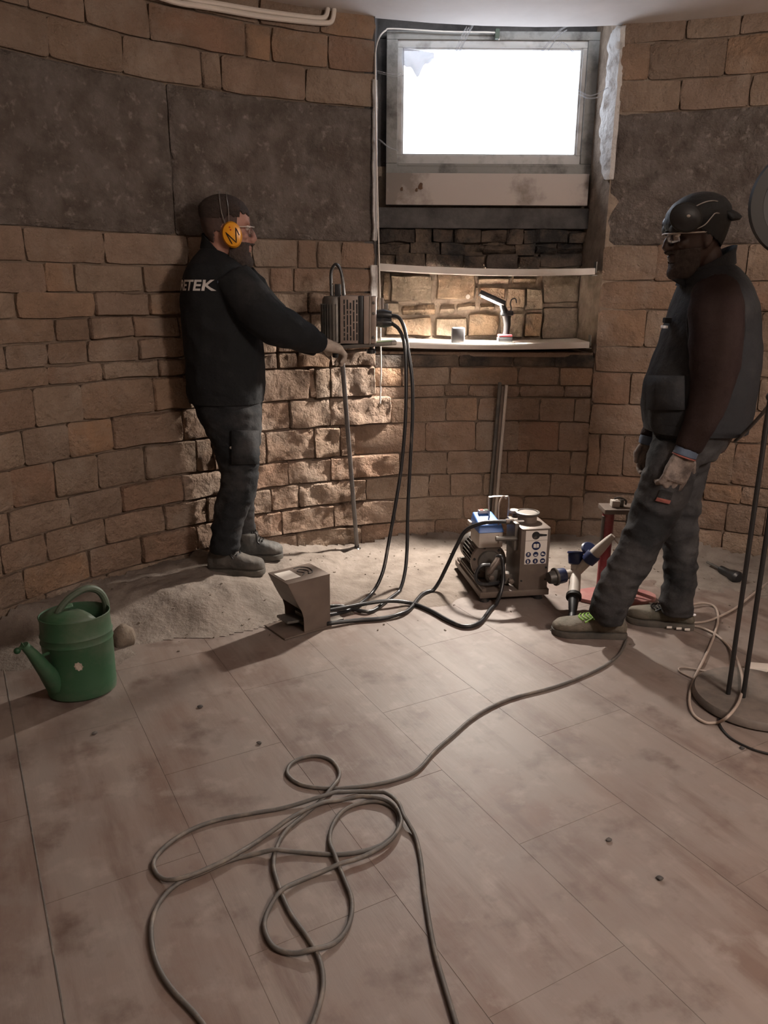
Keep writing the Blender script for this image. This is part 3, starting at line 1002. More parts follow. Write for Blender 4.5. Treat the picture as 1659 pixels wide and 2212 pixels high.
def dust_h(x, y):
    p = V((x, y))
    rad = math.hypot(x - CX, y - CY)
    n1 = noise.noise(V((x * 5, y * 5, 0)))
    n2 = noise.noise(V((x * 16, y * 16, 4)))
    # distance behind the front line of the heap
    yl = None
    for a, b in zip(FRONT[:-1], FRONT[1:]):
        if a.x <= x <= b.x:
            yl = a.y + (b.y - a.y) * (x - a.x) / (b.x - a.x)
    h = -0.02
    if yl is not None:
        d = min(seg_d(p, a, b) for a, b in zip(FRONT[:-1], FRONT[1:])) * (1 if y > yl else -1)
        d += 0.05 * n1
        if d > -0.02:
            k = max(0.0, min(1.0, (d + 0.01) / 0.33))
            fall = 1.0 if x < -0.75 else max(0.0, 1 - (x + 0.75) / 0.52)
            h = max(h, 0.105 * (k * k * (3 - 2 * k)) * (0.25 + 0.75 * fall) * (1 + 0.25 * n1) + 0.012 * n2 * k + 0.002)
    # thin spread along the back wall with a feathered, ragged front edge
    edge = rad - (R - 0.62 - 0.30 * math.exp(-((x - 0.1) / 0.55) ** 2)) + 0.16 * n1 + 0.05 * n2
    if y > 2.6 and edge > 0:
        k = min(1.0, edge / 0.35) * max(0.0, min(1.0, (y - 2.6) / 0.35))
        h = max(h, -0.002 + 0.0125 * k + 0.006 * n2 * k + 0.004 * n1 * k)
    # fillet of fallen mortar against the wall
    w = R - rad
    if y > 1.5 and x < 2.9:
        h = max(h, (0.07 - w * 0.55) * (0.75 + 0.6 * n1) + 0.012 * n2)
    return h


mb = MB()
step = 0.0185
xs = [-1.9 + step * i for i in range(int(4.9 / step))]
ys = [0.95 + step * i for i in range(int(3.33 / step))]
idx = {}
for iy, y in enumerate(ys):
    for ix, x in enumerate(xs):
        if math.hypot(x - CX, y - CY) < R - 0.001:
            h = dust_h(x, y)
            if h > -0.015:
                idx[(ix, iy)] = len(mb.v)
                mb.v.append(V((x, y, h)))
for (ix, iy), a in list(idx.items()):
    q = [(ix, iy), (ix + 1, iy), (ix + 1, iy + 1), (ix, iy + 1)]
    if all(k in idx for k in q):
        mb.f.append(tuple(idx[k] for k in q))
tag(mb.build('dust_heap', M_DUST, smooth=3.1), 'heap of pale stone dust spread along the foot of the wall', 'dust', kind='stuff')
random.seed(11)
mb = MB()
for i in range(260):
    a = random.uniform(-0.95, 0.62)
    rr = R - abs(random.gauss(0.05, 0.42)) - 0.08
    p = CYL(a, 0, rr)
    s_ = random.uniform(0.002, 0.0062)
    M_ = Matrix.Translation((p.x, p.y, max(0, dust_h(p.x, p.y)) + s_ * 0.25)) @ Matrix.Rotation(random.uniform(0, 6.28), 4, 'Z') @ Matrix.Rotation(random.uniform(-0.4, 0.4), 4, 'X')
    mb.box((0, 0, 0), (s_ * random.uniform(1, 2.2), s_, s_ * random.uniform(0.4, 0.9)), M_)
tag(mb.build('stone_grit', M_ROCK, smooth=0), 'scattered stone chips and grit over the dusty floor', 'grit', kind='stuff')


def rock(px, py, z, sx, sy, sz, label, m=M_ROCK, rot=0.0, seed=0):
    c = G(px, py, z)
    b = MB().ball((0, 0, 0), sx, sy, sz, seg=14, rows=9)
    for i, v in enumerate(b.v):
        d = 1 + 0.30 * noise.noise(V((v.x / sx * 1.3 + seed, v.y / sy * 1.3, v.z / sz * 1.3))) + 0.14 * noise.noise(v * 45 + V((seed, 0, 0)))
        b.v[i] = Matrix.Translation(c + V((0, 0, sz * 0.55))) @ Matrix.Rotation(rot, 4, 'Z') @ (v * d)
    return tag(b.build('rock', m, smooth=0.7), label, 'rock', 'rocks on the dust heap')


rock(268, 1392, 0.0, 0.045, 0.035, 0.055, 'grey rock at the edge of the dust heap beside the watering can', rot=0.3, seed=1)
rock(372, 1218, 0.06, 0.085, 0.05, 0.035, 'flat smooth grey rock lying against the left wall', rot=0.3, seed=2)
rock(278, 1252, 0.06, 0.05, 0.035, 0.025, 'small light grey rock against the left wall, nearer the watering can', rot=0.4, seed=3)
rock(432, 1212, 0.08, 0.06, 0.04, 0.035, 'pale broken stone right behind the boots of the man in black', M_DUST, rot=0.2, seed=4)
for px, py, lab in ((205, 1583, 'dark crumb on the tiles just in front of the watering can'), (560, 1604, 'dark crumb on the tiles left of the small cable loop'), (1425, 1897, 'dark crumb on bare tiles, nearest the lower right corner'),
                    (1315, 1813, 'dark crumb on bare tiles right of the cable coil'), (1603, 1615, 'round dark crumb beside the thin black lamp cord'), (433, 1526, 'tiny crumb in the shadow of the foot pedal box')):
    p = G(px, py, 0.004)
    b = MB().ball(p, 0.009, 0.006, 0.005, seg=8, rows=5)
    b.v = [v + V((0.004 * noise.noise(v * 90), 0.004 * noise.noise(v * 70), 0)) for v in b.v]
    tag(b.build('debris_crumb', M_SOOT), lab, 'debris', 'dark crumbs on the tiles')
b = MB().tube([G(690, 1197, 0.02), G(735, 1189, 0.022), G(779, 1183, 0.02)], 0.006, 6)
tag(b.build('iron_bar', M_STEEL_D), 'thin dark iron bar lying in dust at the foot of the support rod', 'bar')

# ------------------------------------------------------------------ drilling machine on its leaning support rod
MY = 3.75
mc = thing('drilling_machine', 'grey hydraulic wall drilling machine on a long leaning support rod', 'machine', G(772, 1181))
zb, zt = 1.142, 1.356
xm = [PY(x, 690, MY).x for x in (694, 741, 775, 785, 800, 813)]
cx0 = (xm[0] + xm[1]) / 2 + 0.012
b = MB()
b.lathe([(0.05, zb), (0.058, zb + 0.004), (0.058, zt - 0.02), (0.05, zt - 0.004), (0.02, zt)], Matrix.Translation((cx0, MY, 0)), 28)
hous = b.build('motor_housing', M_STEEL_D, mc)
for k in range(22):
    a = math.pi * (0.35 + 1.5 * k / 21) + 0.2
    M_ = Matrix.Translation((cx0, MY, 0)) @ Matrix.Rotation(a, 4, 'Z')
    MB().box((0.0605, 0, (zb + zt) / 2 - 0.012), (0.011, 0.0045, zt - zb - 0.05), M_).build('cooling_fin', M_STEEL_D, hous)
cov = MB().box(((xm[1] + xm[2]) / 2, MY, (zb + zt) / 2), (xm[2] - xm[1] + 0.02, 0.15, zt - zb)).build('slotted_cover', M_STEEL_M, mc, bevel=0.006)
random.seed(2)
for c in range(5):
    x = xm[1] + 0.010 + (xm[2] - xm[1] - 0.016) * c / 4
    z = zb + 0.012
    while z < zt - 0.03:
        h_ = random.choice((0.02, 0.035, 0.05))
        h_ = min(h_, zt - 0.014 - z)
        MB().box((x, MY - 0.0755, z + h_ / 2), (0.0062, 0.003, h_ - 0.006)).build('vent_slot', M_BLACKP, cov)
        z += h_
MB().box(((xm[2] + xm[3]) / 2, MY, (zb + zt) / 2), (xm[3] - xm[2], 0.156, zt - zb)).build('gasket', M_RUBBER, mc, bevel=0.003)
gp = MB().box(((xm[3] + xm[4]) / 2 + 0.003, MY, (zb + zt) / 2), (xm[4] - xm[3], 0.16, zt - zb)).build('gear_plate', M_STEEL_M, mc, bevel=0.004)
ep = MB().box(((xm[4] + xm[5]) / 2 + 0.002, MY, (zb + zt) / 2), (xm[5] - xm[4] - 0.003, 0.17, zt - zb - 0.003)).build('end_plate', M_STEEL_M, mc, bevel=0.005)
MB().box((xm[4] + 0.001, MY - 0.082, (zb + zt) / 2), (0.006, 0.006, zt - zb)).build('edge_rail', M_STEEL_B, mc)
for z in (zb + 0.03, (zb + zt) / 2 + 0.03, zt - 0.03):
    MB().lathe([(0.0075, 0), (0.0075, 0.005), (0.004, 0.006)], Matrix.Translation((xm[5] - 0.012, MY - 0.085, z)) @ Matrix.Rotation(math.pi / 2, 4, 'X'), 8).build('bolt', M_STEEL_D, ep)
hp = spline([PY(716, 640, MY), PY(715, 605, MY), PY(716, 585, MY), PY(725, 571, MY), PY(735, 582, MY), PY(740, 605, MY), PY(743, 640, MY)], 6)
MB().tube(hp, 0.0072, 8).build('loop_handle', M_RUBBER, mc)
MB().tube([PY(718, 642, MY), PY(718, 615, MY)], 0.006, 8).build('handle_ferrule', M_STEEL_B, mc)
MB().box(PY(730, 628, MY), (0.028, 0.05, 0.06)).build('handle_block', M_BLACKP, mc, bevel=0.004)
b = MB()
b.tube([PY(811, 680, MY), PY(828, 680, MY), PY(846, 681, MY)], [0.022, 0.026, 0.018], 12)
b.build('hose_coupling', M_RUBBER, mc)
b = MB()
b.tube([PY(811, 696, MY - 0.02), PY(830, 697, MY - 0.02), PY(846, 697, MY - 0.02)], [0.02, 0.024, 0.016], 12)
b.build('hose_coupling', M_RUBBER, mc)
pa, pb = PY(704, 752, MY - 0.05), PY(856, 741, MY - 0.05)
mid = (pa + pb) / 2
Mb_ = Matrix.Translation(mid + V((0, 0.05, 0))) @ Matrix.Rotation(-math.atan2(pb.z - pa.z, pb.x - pa.x), 4, 'Y')
MB().box((0, 0, 0), ((pb - pa).length, 0.13, 0.018), Mb_).build('base_plate', M_STEEL_D, mc, bevel=0.004)
MB().box((0.105, -0.02, 0.0105), (0.085, 0.085, 0.004), Mb_).build('green_tape', M_TAPE, mc)
MB().tube([PY(846, 741, MY - 0.06), PY(857, 740, MY - 0.06)], 0.009, 10).build('bar_tip', M_STEEL_B, mc)
for px, py in ((728, 766), (802, 757)):
    c = PY(px, py, MY - 0.03)
    MB().lathe([(0.010, -0.016), (0.022, -0.012), (0.022, 0.004), (0.008, 0.010), (0.008, 0.024)], Matrix.Translation(c), 14).build('clamp_knob', M_BLACKP, mc)
rt, rb = PY(737, 752, MY), G(771, 1180, 0.03)
MB().tube([rb, rb.lerp(rt, 0.5), rt], 0.0115, 10).build('support_rod', M_ROD, mc)
MB().lathe([(0.02, 0), (0.02, 0.006), (0.013, 0.012), (0.013, 0.03)], Matrix.Translation(rb - V((0, 0, 0.02))), 12).build('rod_foot', M_RUBBER, mc)

# ------------------------------------------------------------------ hydraulic hoses, pump unit, foot valve


def hose(label, pts, r, name='hydraulic_hose', m=M_HOSE, cat='hose', group='black hydraulic hoses', n=6, seg=10):
    out = []
    for p in pts:
        if isinstance(p, Vector):
            out.append(p)
        elif len(p) == 2:
            out.append(G(p[0], p[1], r + 0.0015))
        elif p[2] == 'z':
            out.append(G(p[0], p[1], p[3]))
        else:
            out.append(PY(p[0], p[1], p[2]))
    out = spline(out, n)
    for p in out:
        if p.z < r:
            p.z = r
    o = MB().tube(out, r, seg).build(name, m, smooth=3.1)
    return tag(o, label, cat, group)


hose('black hose from the upper machine coupling to the foot valve, right of the hanging pair',
     [PY(844, 681, MY), (862, 687, 3.74), (874, 712, 3.73), (882, 760, 3.71), (890, 820, 3.69), (891, 900, 3.67), (886, 1000, 3.64), (881, 1100, 3.60), (879, 1190, 3.55), (874, 1240, 3.49), (862, 1278, 3.43), (838, 1308, 3.33), (800, 1321), (762, 1316, 'z', 0.012), (735, 1309, 'z', 0.03), (706, 1310, 'z', 0.045)], 0.0085)
hose('black hose from the lower machine coupling to the foot valve, left of the hanging pair',
     [PY(844, 697, MY - 0.02), (862, 712, 3.72), (873, 742, 3.70), (877, 800, 3.68), (876, 900, 3.65), (868, 1000, 3.62), (856, 1080, 3.58), (840, 1170, 3.53), (827, 1235, 3.46), (806, 1278, 3.40), (775, 1306, 'z', 0.016), (745, 1321, 'z', 0.012), (706, 1329, 'z', 0.03)], 0.0085)
hose('black hose arching from the pump outlet down to the foot valve',
     [(1106, 1127, 3.42), (1070, 1127, 3.42), (1038, 1131, 3.43), (1006, 1146, 3.45), (986, 1180, 3.46), (966, 1222, 3.46), (943, 1266, 3.45), (912, 1300, 3.40), (878, 1321), (830, 1335), (770, 1340), (706, 1347, 'z', 0.018)], 0.0092)
hose('black hose looping from the pump motor across the floor to the foot valve',
     [(1073, 1203, 3.40), (1083, 1203, 3.385), (1087, 1225, 3.37), (1086, 1258, 3.345), (1077, 1294, 3.30), (1060, 1322, 3.23), (1036, 1345), (1004, 1353), (968, 1340), (930, 1319), (888, 1303, 'z', 0.012), (840, 1298, 'z', 0.03), (790, 1304, 'z', 0.03), (740, 1313, 'z', 0.035), (706, 1319, 'z', 0.04)], 0.0092)

# pump unit, in its own frame: x along the front of the skid, y to the back
PU0 = V((0.452, 3.315, 0))
pu = thing('hydraulic_pump', 'dusty steel hydraulic pump unit with blue motor cover and safety stickers', 'pump', PU0)
PM = Matrix.Translation(PU0) @ Matrix.Rotation(math.radians(9.5), 4, 'Z')
sk = MB().box((0.155, 0.225, 0.04), (0.33, 0.46, 0.03), PM).build('skid', M_STEEL, pu, bevel=0.004)
MB().box((0.01, 0.225, 0.06), (0.02, 0.45, 0.018), PM).build('skid_rail', M_STEEL, sk, bevel=0.003)
MB().box((0.075, 0.3, 0.066), (0.14, 0.26, 0.022), PM).build('motor_foot', M_STEEL_D, sk, bevel=0.004)
for x in (0.02, 0.28):
    for y in (0.03, 0.42):
        MB().lathe([(0.024, 0.0), (0.024, 0.02), (0.016, 0.028)], PM @ Matrix.Translation((x, y, 0.0)), 12).build('rubber_foot', M_RUBBER, sk)
# tank
TKX0, TKX1, TKY0, TKY1, TKZ0, TKZ1 = 0.172, 0.312, 0.0, 0.20, 0.05, 0.352
tk = MB().box(((TKX0 + TKX1) / 2, (TKY0 + TKY1) / 2, (TKZ0 + TKZ1) / 2), (TKX1 - TKX0, TKY1 - TKY0, TKZ1 - TKZ0), PM).build('oil_tank', M_STEEL, pu, bevel=0.006)
MB().box(((TKX0 + TKX1) / 2, TKY0 - 0.001, TKZ1 - 0.006), (TKX1 - TKX0 - 0.01, 0.008, 0.008), PM).build('rim', M_STEEL, tk, bevel=0.002)
for x, z in ((TKX1 - 0.012, 0.10), (TKX1 - 0.012, 0.16), (TKX0 + 0.012, 0.10)):
    MB().lathe([(0.005, 0), (0.004, 0.004)], PM @ Matrix.Translation((x, TKY0, z)) @ Matrix.Rotation(math.pi / 2, 4, 'X'), 8).build('rivet', M_BLACKP, tk)
st = MB().box(((TKX0 + TKX1) / 2 + 0.003, TKY0 - 0.001, 0.236), (0.104, 0.0016, 0.112), PM).build('sticker', M_WHITE, pu)
st2 = MB().box(((TKX0 + TKX1) / 2 + 0.003, TKY0 - 0.001, 0.318), (0.104, 0.0016, 0.048), PM).build('sticker', M_WHITE, pu)


def disc(c, r, m, parent, name, d=0.0, n=20):
    return MB().lathe([(r, 0), (r, 0.0006)], PM @ Matrix.Translation((c[0], TKY0 - 0.0019 - d, c[1])) @ Matrix.Rotation(math.pi / 2, 4, 'X'), n).build(name, m, parent, smooth=0)


def patch(poly, c, m, parent, name, d=0.0007):
    return MB().prism([(x, y) for x, y in poly], 0.0005, PM @ Matrix.Translation((c[0], TKY0 - 0.0021 - d, c[1])) @ Matrix.Rotation(math.pi / 2, 4, 'X')).build(name, m, parent, smooth=0)


sxc = (TKX0 + TKX1) / 2 + 0.003
disc((sxc, 0.268), 0.021, M_BLUE_D, st, 'pictogram')
patch([(-0.013, -0.008), (-0.001, -0.010), (-0.001, 0.008), (-0.006, 0.010), (-0.013, 0.008)], (sxc, 0.268), M_WHITE, st, 'book_symbol')
patch([(0.013, -0.008), (0.013, 0.008), (0.006, 0.010), (0.001, 0.008), (0.001, -0.010)], (sxc, 0.268), M_WHITE, st, 'book_symbol')
sym = {
    (-0.035, 0.227): [(-0.006, -0.008), (-0.002, 0.0), (-0.002, 0.005), (-0.006, -0.001), (-0.003, 0.008), (0.003, 0.008), (0.006, -0.001), (0.002, 0.005), (0.002, 0.0), (0.006, -0.008), (0.0, -0.001)],
    (0.0, 0.227): [(-0.007, -0.001), (-0.006, -0.006), (0, -0.008), (0.006, -0.006), (0.007, -0.001)],
    (0.035, 0.227): [(-0.008, -0.004), (0.008, -0.004), (0.007, 0.0), (0.001, 0.002), (-0.001, 0.006), (-0.007, 0.006)],
    (-0.035, 0.194): [(-0.004, -0.008), (0.003, -0.008), (0.003, -0.001), (0.005, 0.002), (0.002, 0.002), (0.001, 0.008), (-0.004, 0.008)],
    (0.0, 0.194): [(-0.003, -0.006), (0.003, -0.006), (0.004, 0.001), (0.002, 0.006), (-0.002, 0.006), (-0.004, 0.001)],
    (0.035, 0.194): [(-0.007, 0.0), (-0.005, -0.004), (0.005, -0.004), (0.007, 0.0), (0.006, 0.003), (-0.006, 0.003)]}
for (dx, z), poly in sym.items():
    disc((sxc + dx, z), 0.0125, M_BLUE_D, st, 'pictogram')
    patch(poly, (sxc + dx, z), M_WHITE if dx or z > 0.2 else M_GREYW, st, 'safety_symbol')
disc((sxc - 0.004, 0.317), 0.019, M_RUBBER, st2, 'oil_smear')
patch([(0.0, -0.006), (0.05, -0.004), (0.05, 0.004), (0.012, 0.009)], (sxc - 0.002, 0.317), M_RUBBER, st2, 'oil_smear', 0.0002)
# things on the tank
nk = MB().lathe([(0.045, 0.0), (0.045, 0.035), (0.05, 0.036)], PM @ Matrix.Translation((0.238, 0.115, TKZ1)), 24).build('filler_neck', M_STEEL, pu)
MB().lathe([(0.052, 0), (0.056, 0.003), (0.056, 0.010), (0.046, 0.012), (0.044, 0.008), (0.01, 0.008)], PM @ Matrix.Translation((0.238, 0.115, TKZ1 + 0.034)), 24).build('filler_flange', M_STEEL_D, nk)
MB().lathe([(0.02, 0), (0.024, 0.004), (0.024, 0.016), (0.01, 0.019)], PM @ Matrix.Translation((0.205, 0.21, TKZ1 + 0.012)), 18).build('breather_cap', M_GREYW, pu)
MB().lathe([(0.012, 0), (0.012, 0.02)], PM @ Matrix.Translation((0.205, 0.19, TKZ1 - 0.008)), 12).build('breather_stem', M_STEEL_D, pu)
pq = [PY(1092, 1127, 3.42), PY(1135, 1125, 3.44)]
MB().tube([pq[0], pq[0].lerp(pq[1], 0.4)], 0.013, 10).build('outlet_ferrule', M_STEEL, pu)
MB().tube([pq[0].lerp(pq[1], 0.4), pq[1]], 0.0105, 10).build('outlet_pipe', M_STEEL_B, pu)
MB().tube([PY(1071, 1164, 3.36), PY(1096, 1163, 3.37), PY(1127, 1163, 3.40)], [0.011, 0.012, 0.012], 10).build('return_pipe', M_STEEL_D, pu)
MB().box((0.165, 0.10, 0.30), (0.02, 0.12, 0.13), PM).build('side_bracket', M_STEEL_D, pu, bevel=0.003)
MB().tube(spline([PM @ V(p) for p in [(0.10, 0.25, 0.30), (0.09, 0.25, 0.42), (0.10, 0.25, 0.437), (0.17, 0.25, 0.437), (0.19, 0.25, 0.425), (0.19, 0.25, 0.33)]], 5), 0.004, 6).build('carry_handle', M_STEEL_B, pu)
MB().tube(spline([PM @ V(p) for p in [(0.115, 0.14, 0.24), (0.118, 0.17, 0.33), (0.125, 0.2, 0.41), (0.15, 0.22, 0.446), (0.17, 0.23, 0.43)]], 5), 0.0038, 6).build('motor_lead', M_CABLE_W, pu)
# motor along the skid
MA = PM @ Matrix.Translation((0.075, 0.17, 0.145)) @ Matrix.Rotation(-math.pi / 2, 4, 'X')
mo = MB().lathe([(0.03, 0.0), (0.062, 0.002), (0.062, 0.21), (0.055, 0.225)], MA, 24).build('motor_body', M_STEEL_D, pu)
for k in range(28):
    a = 2 * math.pi * k / 28
    MB().box((0.068, 0, 0.105), (0.016, 0.004, 0.19), MA @ Matrix.Rotation(a, 4, 'Z')).build('cooling_fin', M_STEEL_D, mo)
MB().lathe([(0.074, 0.19), (0.077, 0.195), (0.077, 0.235), (0.06, 0.255), (0.02, 0.258)], MA, 28).build('fan_cowl', M_STEEL_D, mo)
fg = MB().lathe([(0.03, -0.012), (0.086, -0.010), (0.088, 0.0), (0.086, 0.008), (0.06, 0.010)], MA, 36).build('mounting_flange', M_STEEL, pu)
MB().lathe([(0.02, -0.024), (0.052, -0.022), (0.056, -0.011)], MA, 30).build('flange_boss', M_STEEL_D, fg)
for k in range(6):
    a = 2 * math.pi * k / 6 + 0.2
    MB().lathe([(0.006, -0.016), (0.006, -0.009)], MA @ Matrix.Translation((0.072 * math.cos(a), 0.072 * math.sin(a), 0)), 8).build('flange_bolt', M_BLACKP, fg)
# pump block and fittings before the flange
b = MB()
b.box((0.09, 0.10, 0.10), (0.08, 0.07, 0.07), PM)
b.box((0.13, 0.08, 0.09), (0.05, 0.05, 0.05), PM)
b.build('pump_block', M_STEEL_D, pu, bevel=0.008)
for (x, y, z, r_) in ((0.06, 0.07, 0.10, 0.014), (0.10, 0.06, 0.08, 0.012), (0.125, 0.05, 0.115, 0.012), (0.15, 0.05, 0.085, 0.013)):
    MB().lathe([(r_ * 0.6, -0.02), (r_, -0.018), (r_, 0.018), (r_ * 0.7, 0.02)], PM @ Matrix.Translation((x, y, z)) @ Matrix.Rotation(math.pi / 2, 4, 'X'), 6).build('fitting', M_STEEL, pu)
MB().tube(spline([PY(1078, 1203, 3.40), PY(1072, 1215, 3.385), PY(1062, 1228, 3.375), PY(1055, 1238, 3.37)], 4), [0.014] * 4 + [0.015] * 4 + [0.016] * 4 + [0.012], 12).build('elbow_fitting', M_STEEL, pu)
hp = spline([PY(x, y, Y) for x, y, Y in [(1058, 1220, 3.38), (1040, 1222, 3.37), (1029, 1238, 3.36), (1030, 1256, 3.35), (1045, 1262, 3.35), (1070, 1260, 3.36), (1090, 1252, 3.38)]], 5)
MB().tube(hp, 0.0085, 8).build('short_hose', M_HOSE, pu)
# control box on the motor
cb = MB().prism([(-0.055, -0.07), (0.062, -0.07), (0.062, 0.08), (-0.055, 0.08)], 0.075, PM @ Matrix.Translation((0.075, 0.22, 0.215))).build('control_box', M_GREYW, pu, bevel=0.006)
cv = MB()
b0 = [(-0.06, -0.075, 0.290), (0.066, -0.075, 0.290), (0.066, 0.085, 0.290), (-0.06, 0.085, 0.290)]
t0 = [(-0.052, -0.055, 0.325), (0.058, -0.055, 0.325), (0.045, 0.078, 0.352), (-0.048, 0.078, 0.352)]
cv.add([(x + 0.075, y + 0.22, z) for x, y, z in b0 + t0], [(3, 2, 1, 0), (4, 5, 6, 7), (0, 1, 5, 4), (1, 2, 6, 5), (2, 3, 7, 6), (3, 0, 4, 7)], PM)
cvo = cv.build('blue_cover', M_BLUE, pu, bevel=0.006, bseg=3)
MB().box((0.073, 0.275, 0.358), (0.05, 0.022, 0.016), PM).build('switch', M_GREYW, cvo, bevel=0.003)
MB().box((0.064, 0.2745, 0.367), (0.016, 0.014, 0.003), PM).build('red_button', M_DOTRED, cvo)
MB().box((0.086, 0.2745, 0.367), (0.016, 0.014, 0.003), PM).build('green_button', M_GREEN, cvo)
MB().box((0.012, 0.29, 0.30), (0.012, 0.05, 0.02), PM).build('side_catch', M_GREYW, cvo, bevel=0.003)

# foot valve: folded steel guard over a pedal
FV = V((-0.387, 2.93, 0))
fv = thing('foot_valve', 'brown steel foot pedal box with a white sticker on its sloping top', 'foot pedal', FV)
ea = math.atan2(0.12, 0.159)
FM = Matrix.Translation(FV) @ Matrix.Rotation(ea, 4, 'Z')
prof = [(0.0, 0.238), (0.200, 0.238), (0.200, 0.004), (0.072, 0.004), (0.070, 0.075), (0.062, 0.105), (0.030, 0.170)]
for y in (0.002, 0.158):
    MB().prism(prof, 0.003, FM @ Matrix.Translation((0, y, 0)) @ Matrix.Rotation(math.pi / 2, 4, 'X')).build('side_plate', M_STEEL, fv)
tp = MB().box((0.10, 0.08, 0.2395), (0.204, 0.164, 0.004), FM).build('top_plate', M_STEEL, fv, bevel=0.0015)
MB().box((0.200, 0.08, 0.12), (0.003, 0.16, 0.236), FM).build('end_plate', M_STEEL, fv)
sl = V((0.030, 0, 0.170)) - V((0, 0, 0.238))
for a, b_ in ((V((0.0, 0, 0.238)), V((0.030, 0, 0.170))), (V((0.030, 0, 0.170)), V((0.058, 0, 0.115)))):
    d_ = b_ - a
    MB().box((0, 0, 0), (d_.length, 0.158, 0.003), FM @ Matrix.Translation(((a + b_) / 2) + V((0, 0.08, 0))) @ Matrix.Rotation(-math.atan2(d_.z, d_.x), 4, 'Y')).build('toe_guard', M_STEEL, fv)
MB().box((0.09, 0.08, 0.005), (0.23, 0.17, 0.008), FM).build('floor_plate', M_STEEL, fv, bevel=0.002)
MB().box((0.08, 0.08, 0.055), (0.15, 0.09, 0.012), FM @ Matrix.Rotation(0.12, 4, 'Y')).build('pedal', M_STEEL_D, fv, bevel=0.004)
MB().box((0.13, 0.08, 0.04), (0.07, 0.07, 0.05), FM).build('valve_block', M_STEEL_D, fv, bevel=0.004)
stk = MB().box((0.047, 0.085, 0.2425), (0.075, 0.092, 0.0012), FM).build('sticker', M_WHITE, fv)
sc_ = spline([FM @ V(p) for p in [(0.10, 0.05, 0.2425), (0.12, 0.07, 0.2425), (0.105, 0.10, 0.2425), (0.125, 0.115, 0.2425), (0.145, 0.08, 0.2425), (0.13, 0.05, 0.2425), (0.155, 0.06, 0.2425), (0.165, 0.11, 0.2425), (0.14, 0.14, 0.2425), (0.11, 0.14, 0.2425)]], 5)
MB().tube(sc_, 0.0022, 5).build('scribble', M_RUBBER, tp)
MB().box((0.235, 0.03, 0.009), (0.09, 0.035, 0.012), FM).build('outrigger', M_STEEL_D, fv, bevel=0.004)
for i, (y, z) in enumerate(((0.045, 0.022), (0.085, 0.042), (0.065, 0.035), (0.11, 0.05))):
    MB().tube([FM @ V((0.192, y, z)), FM @ V((0.222, y, z))], 0.0115, 10).build('hose_fitting', M_STEEL_D, fv)

# steel rods leaning in the corner behind the pump
for i, (xb, yb, xt, yt, r_, m_) in enumerate(((1052, 1158, 1080, 826, 0.010, M_STEEL_D), (1060, 1160, 1086, 834, 0.009, M_STEEL), (1066, 1161, 1094, 832, 0.009, M_GREYW))):
    rb_ = G(xb, yb, 0.02)
    tp_ = W(xt, yt, R - 0.035)
    tag(MB().tube([rb_, tp_], r_, 8).build('steel_rod', m_), ('dark steel rod leaning behind the pump, leftmost of three', 'brownish steel rod leaning behind the pump, middle of three', 'light steel rod leaning behind the pump, rightmost of three')[i], 'rod', 'rods leaning behind the pump')

# ------------------------------------------------------------------ socket splitter, red stand, chisel
SPB, SPT = G(1236, 1336, 0.030), PY(1243, 1238, 3.33)
sp = thing('socket_splitter', 'grey three-way power splitter with blue socket caps beside the pump', 'power splitter', (SPT.x, SPT.y, 0))
ax = (SPT - SPB).normalized()
L_ = (SPT - SPB).length
b = MB()
b.tube([SPB, SPB + ax * 0.02, SPB + ax * 0.022, SPB + ax * L_ * 0.42], [0.019, 0.019, 0.016, 0.024], 16)
b.build('plug_handle', M_BLACKP, sp)
MB().tube([SPB + ax * L_ * 0.42, SPB + ax * L_ * 0.44, SPB + ax * L_ * 0.50, SPB + ax * L_ * 0.52], [0.026, 0.034, 0.034, 0.028], 18).build('plug_collar', M_RING, sp)
MB().tube([SPB + ax * L_ * 0.50, SPT], [0.027, 0.025], 16).build('splitter_body', M_GREYW, sp)


def socket(tip_px, Y, r_, nm, d0=0.030):
    tip = PY(tip_px[0], tip_px[1], Y)
    d = (tip - SPT)
    ln = d.length
    d.normalize()
    MB().tube([SPT + d * 0.005, SPT + d * (ln - 0.045)], [0.021, 0.022], 14).build('socket_neck', M_GREYW, sp)
    s_ = MB().tube([SPT + d * (ln - 0.05), SPT + d * (ln - 0.045), SPT + d * (ln - 0.006), SPT + d * ln], [0.024, r_, r_ * 1.06, r_], 18).build('blue_socket', M_BLUE_D, sp)
    return tip, d


t1, d1 = socket((1200, 1246), 3.30, 0.034, 'a')
t2, d2 = socket((1244, 1196), 3.36, 0.033, 'b')
MB().lathe([(0.037, 0.0), (0.039, 0.003), (0.037, 0.010), (0.01, 0.012)], Matrix.Translation(t2) @ frame(d2).to_4x4(), 20).build('flip_cap', M_BLUE_D, sp)
t3, d3 = socket((1284, 1197), 3.31, 0.032, 'c')
MB().tube([t3 - d3 * 0.01, t3 + d3 * 0.03, t3 + d3 * 0.09, t3 + d3 * 0.12], [0.026, 0.024, 0.018, 0.012], 14).build('plug', M_GREYW, sp)
MB().lathe([(0.036, 0.0), (0.037, 0.004), (0.03, 0.010), (0.01, 0.011)], Matrix.Translation(PY(1272, 1186, 3.36)) @ frame(V((0.1, -0.6, 0.8))).to_4x4(), 20).build('flip_cap', M_BLUE_D, sp)
MB().tube([t1 - d1 * 0.004, t1 + d1 * 0.006, t1 + d1 * 0.008, t1 + d1 * 0.035], [0.041, 0.041, 0.032, 0.026], 16).build('pump_plug', M_STEEL_D, sp)
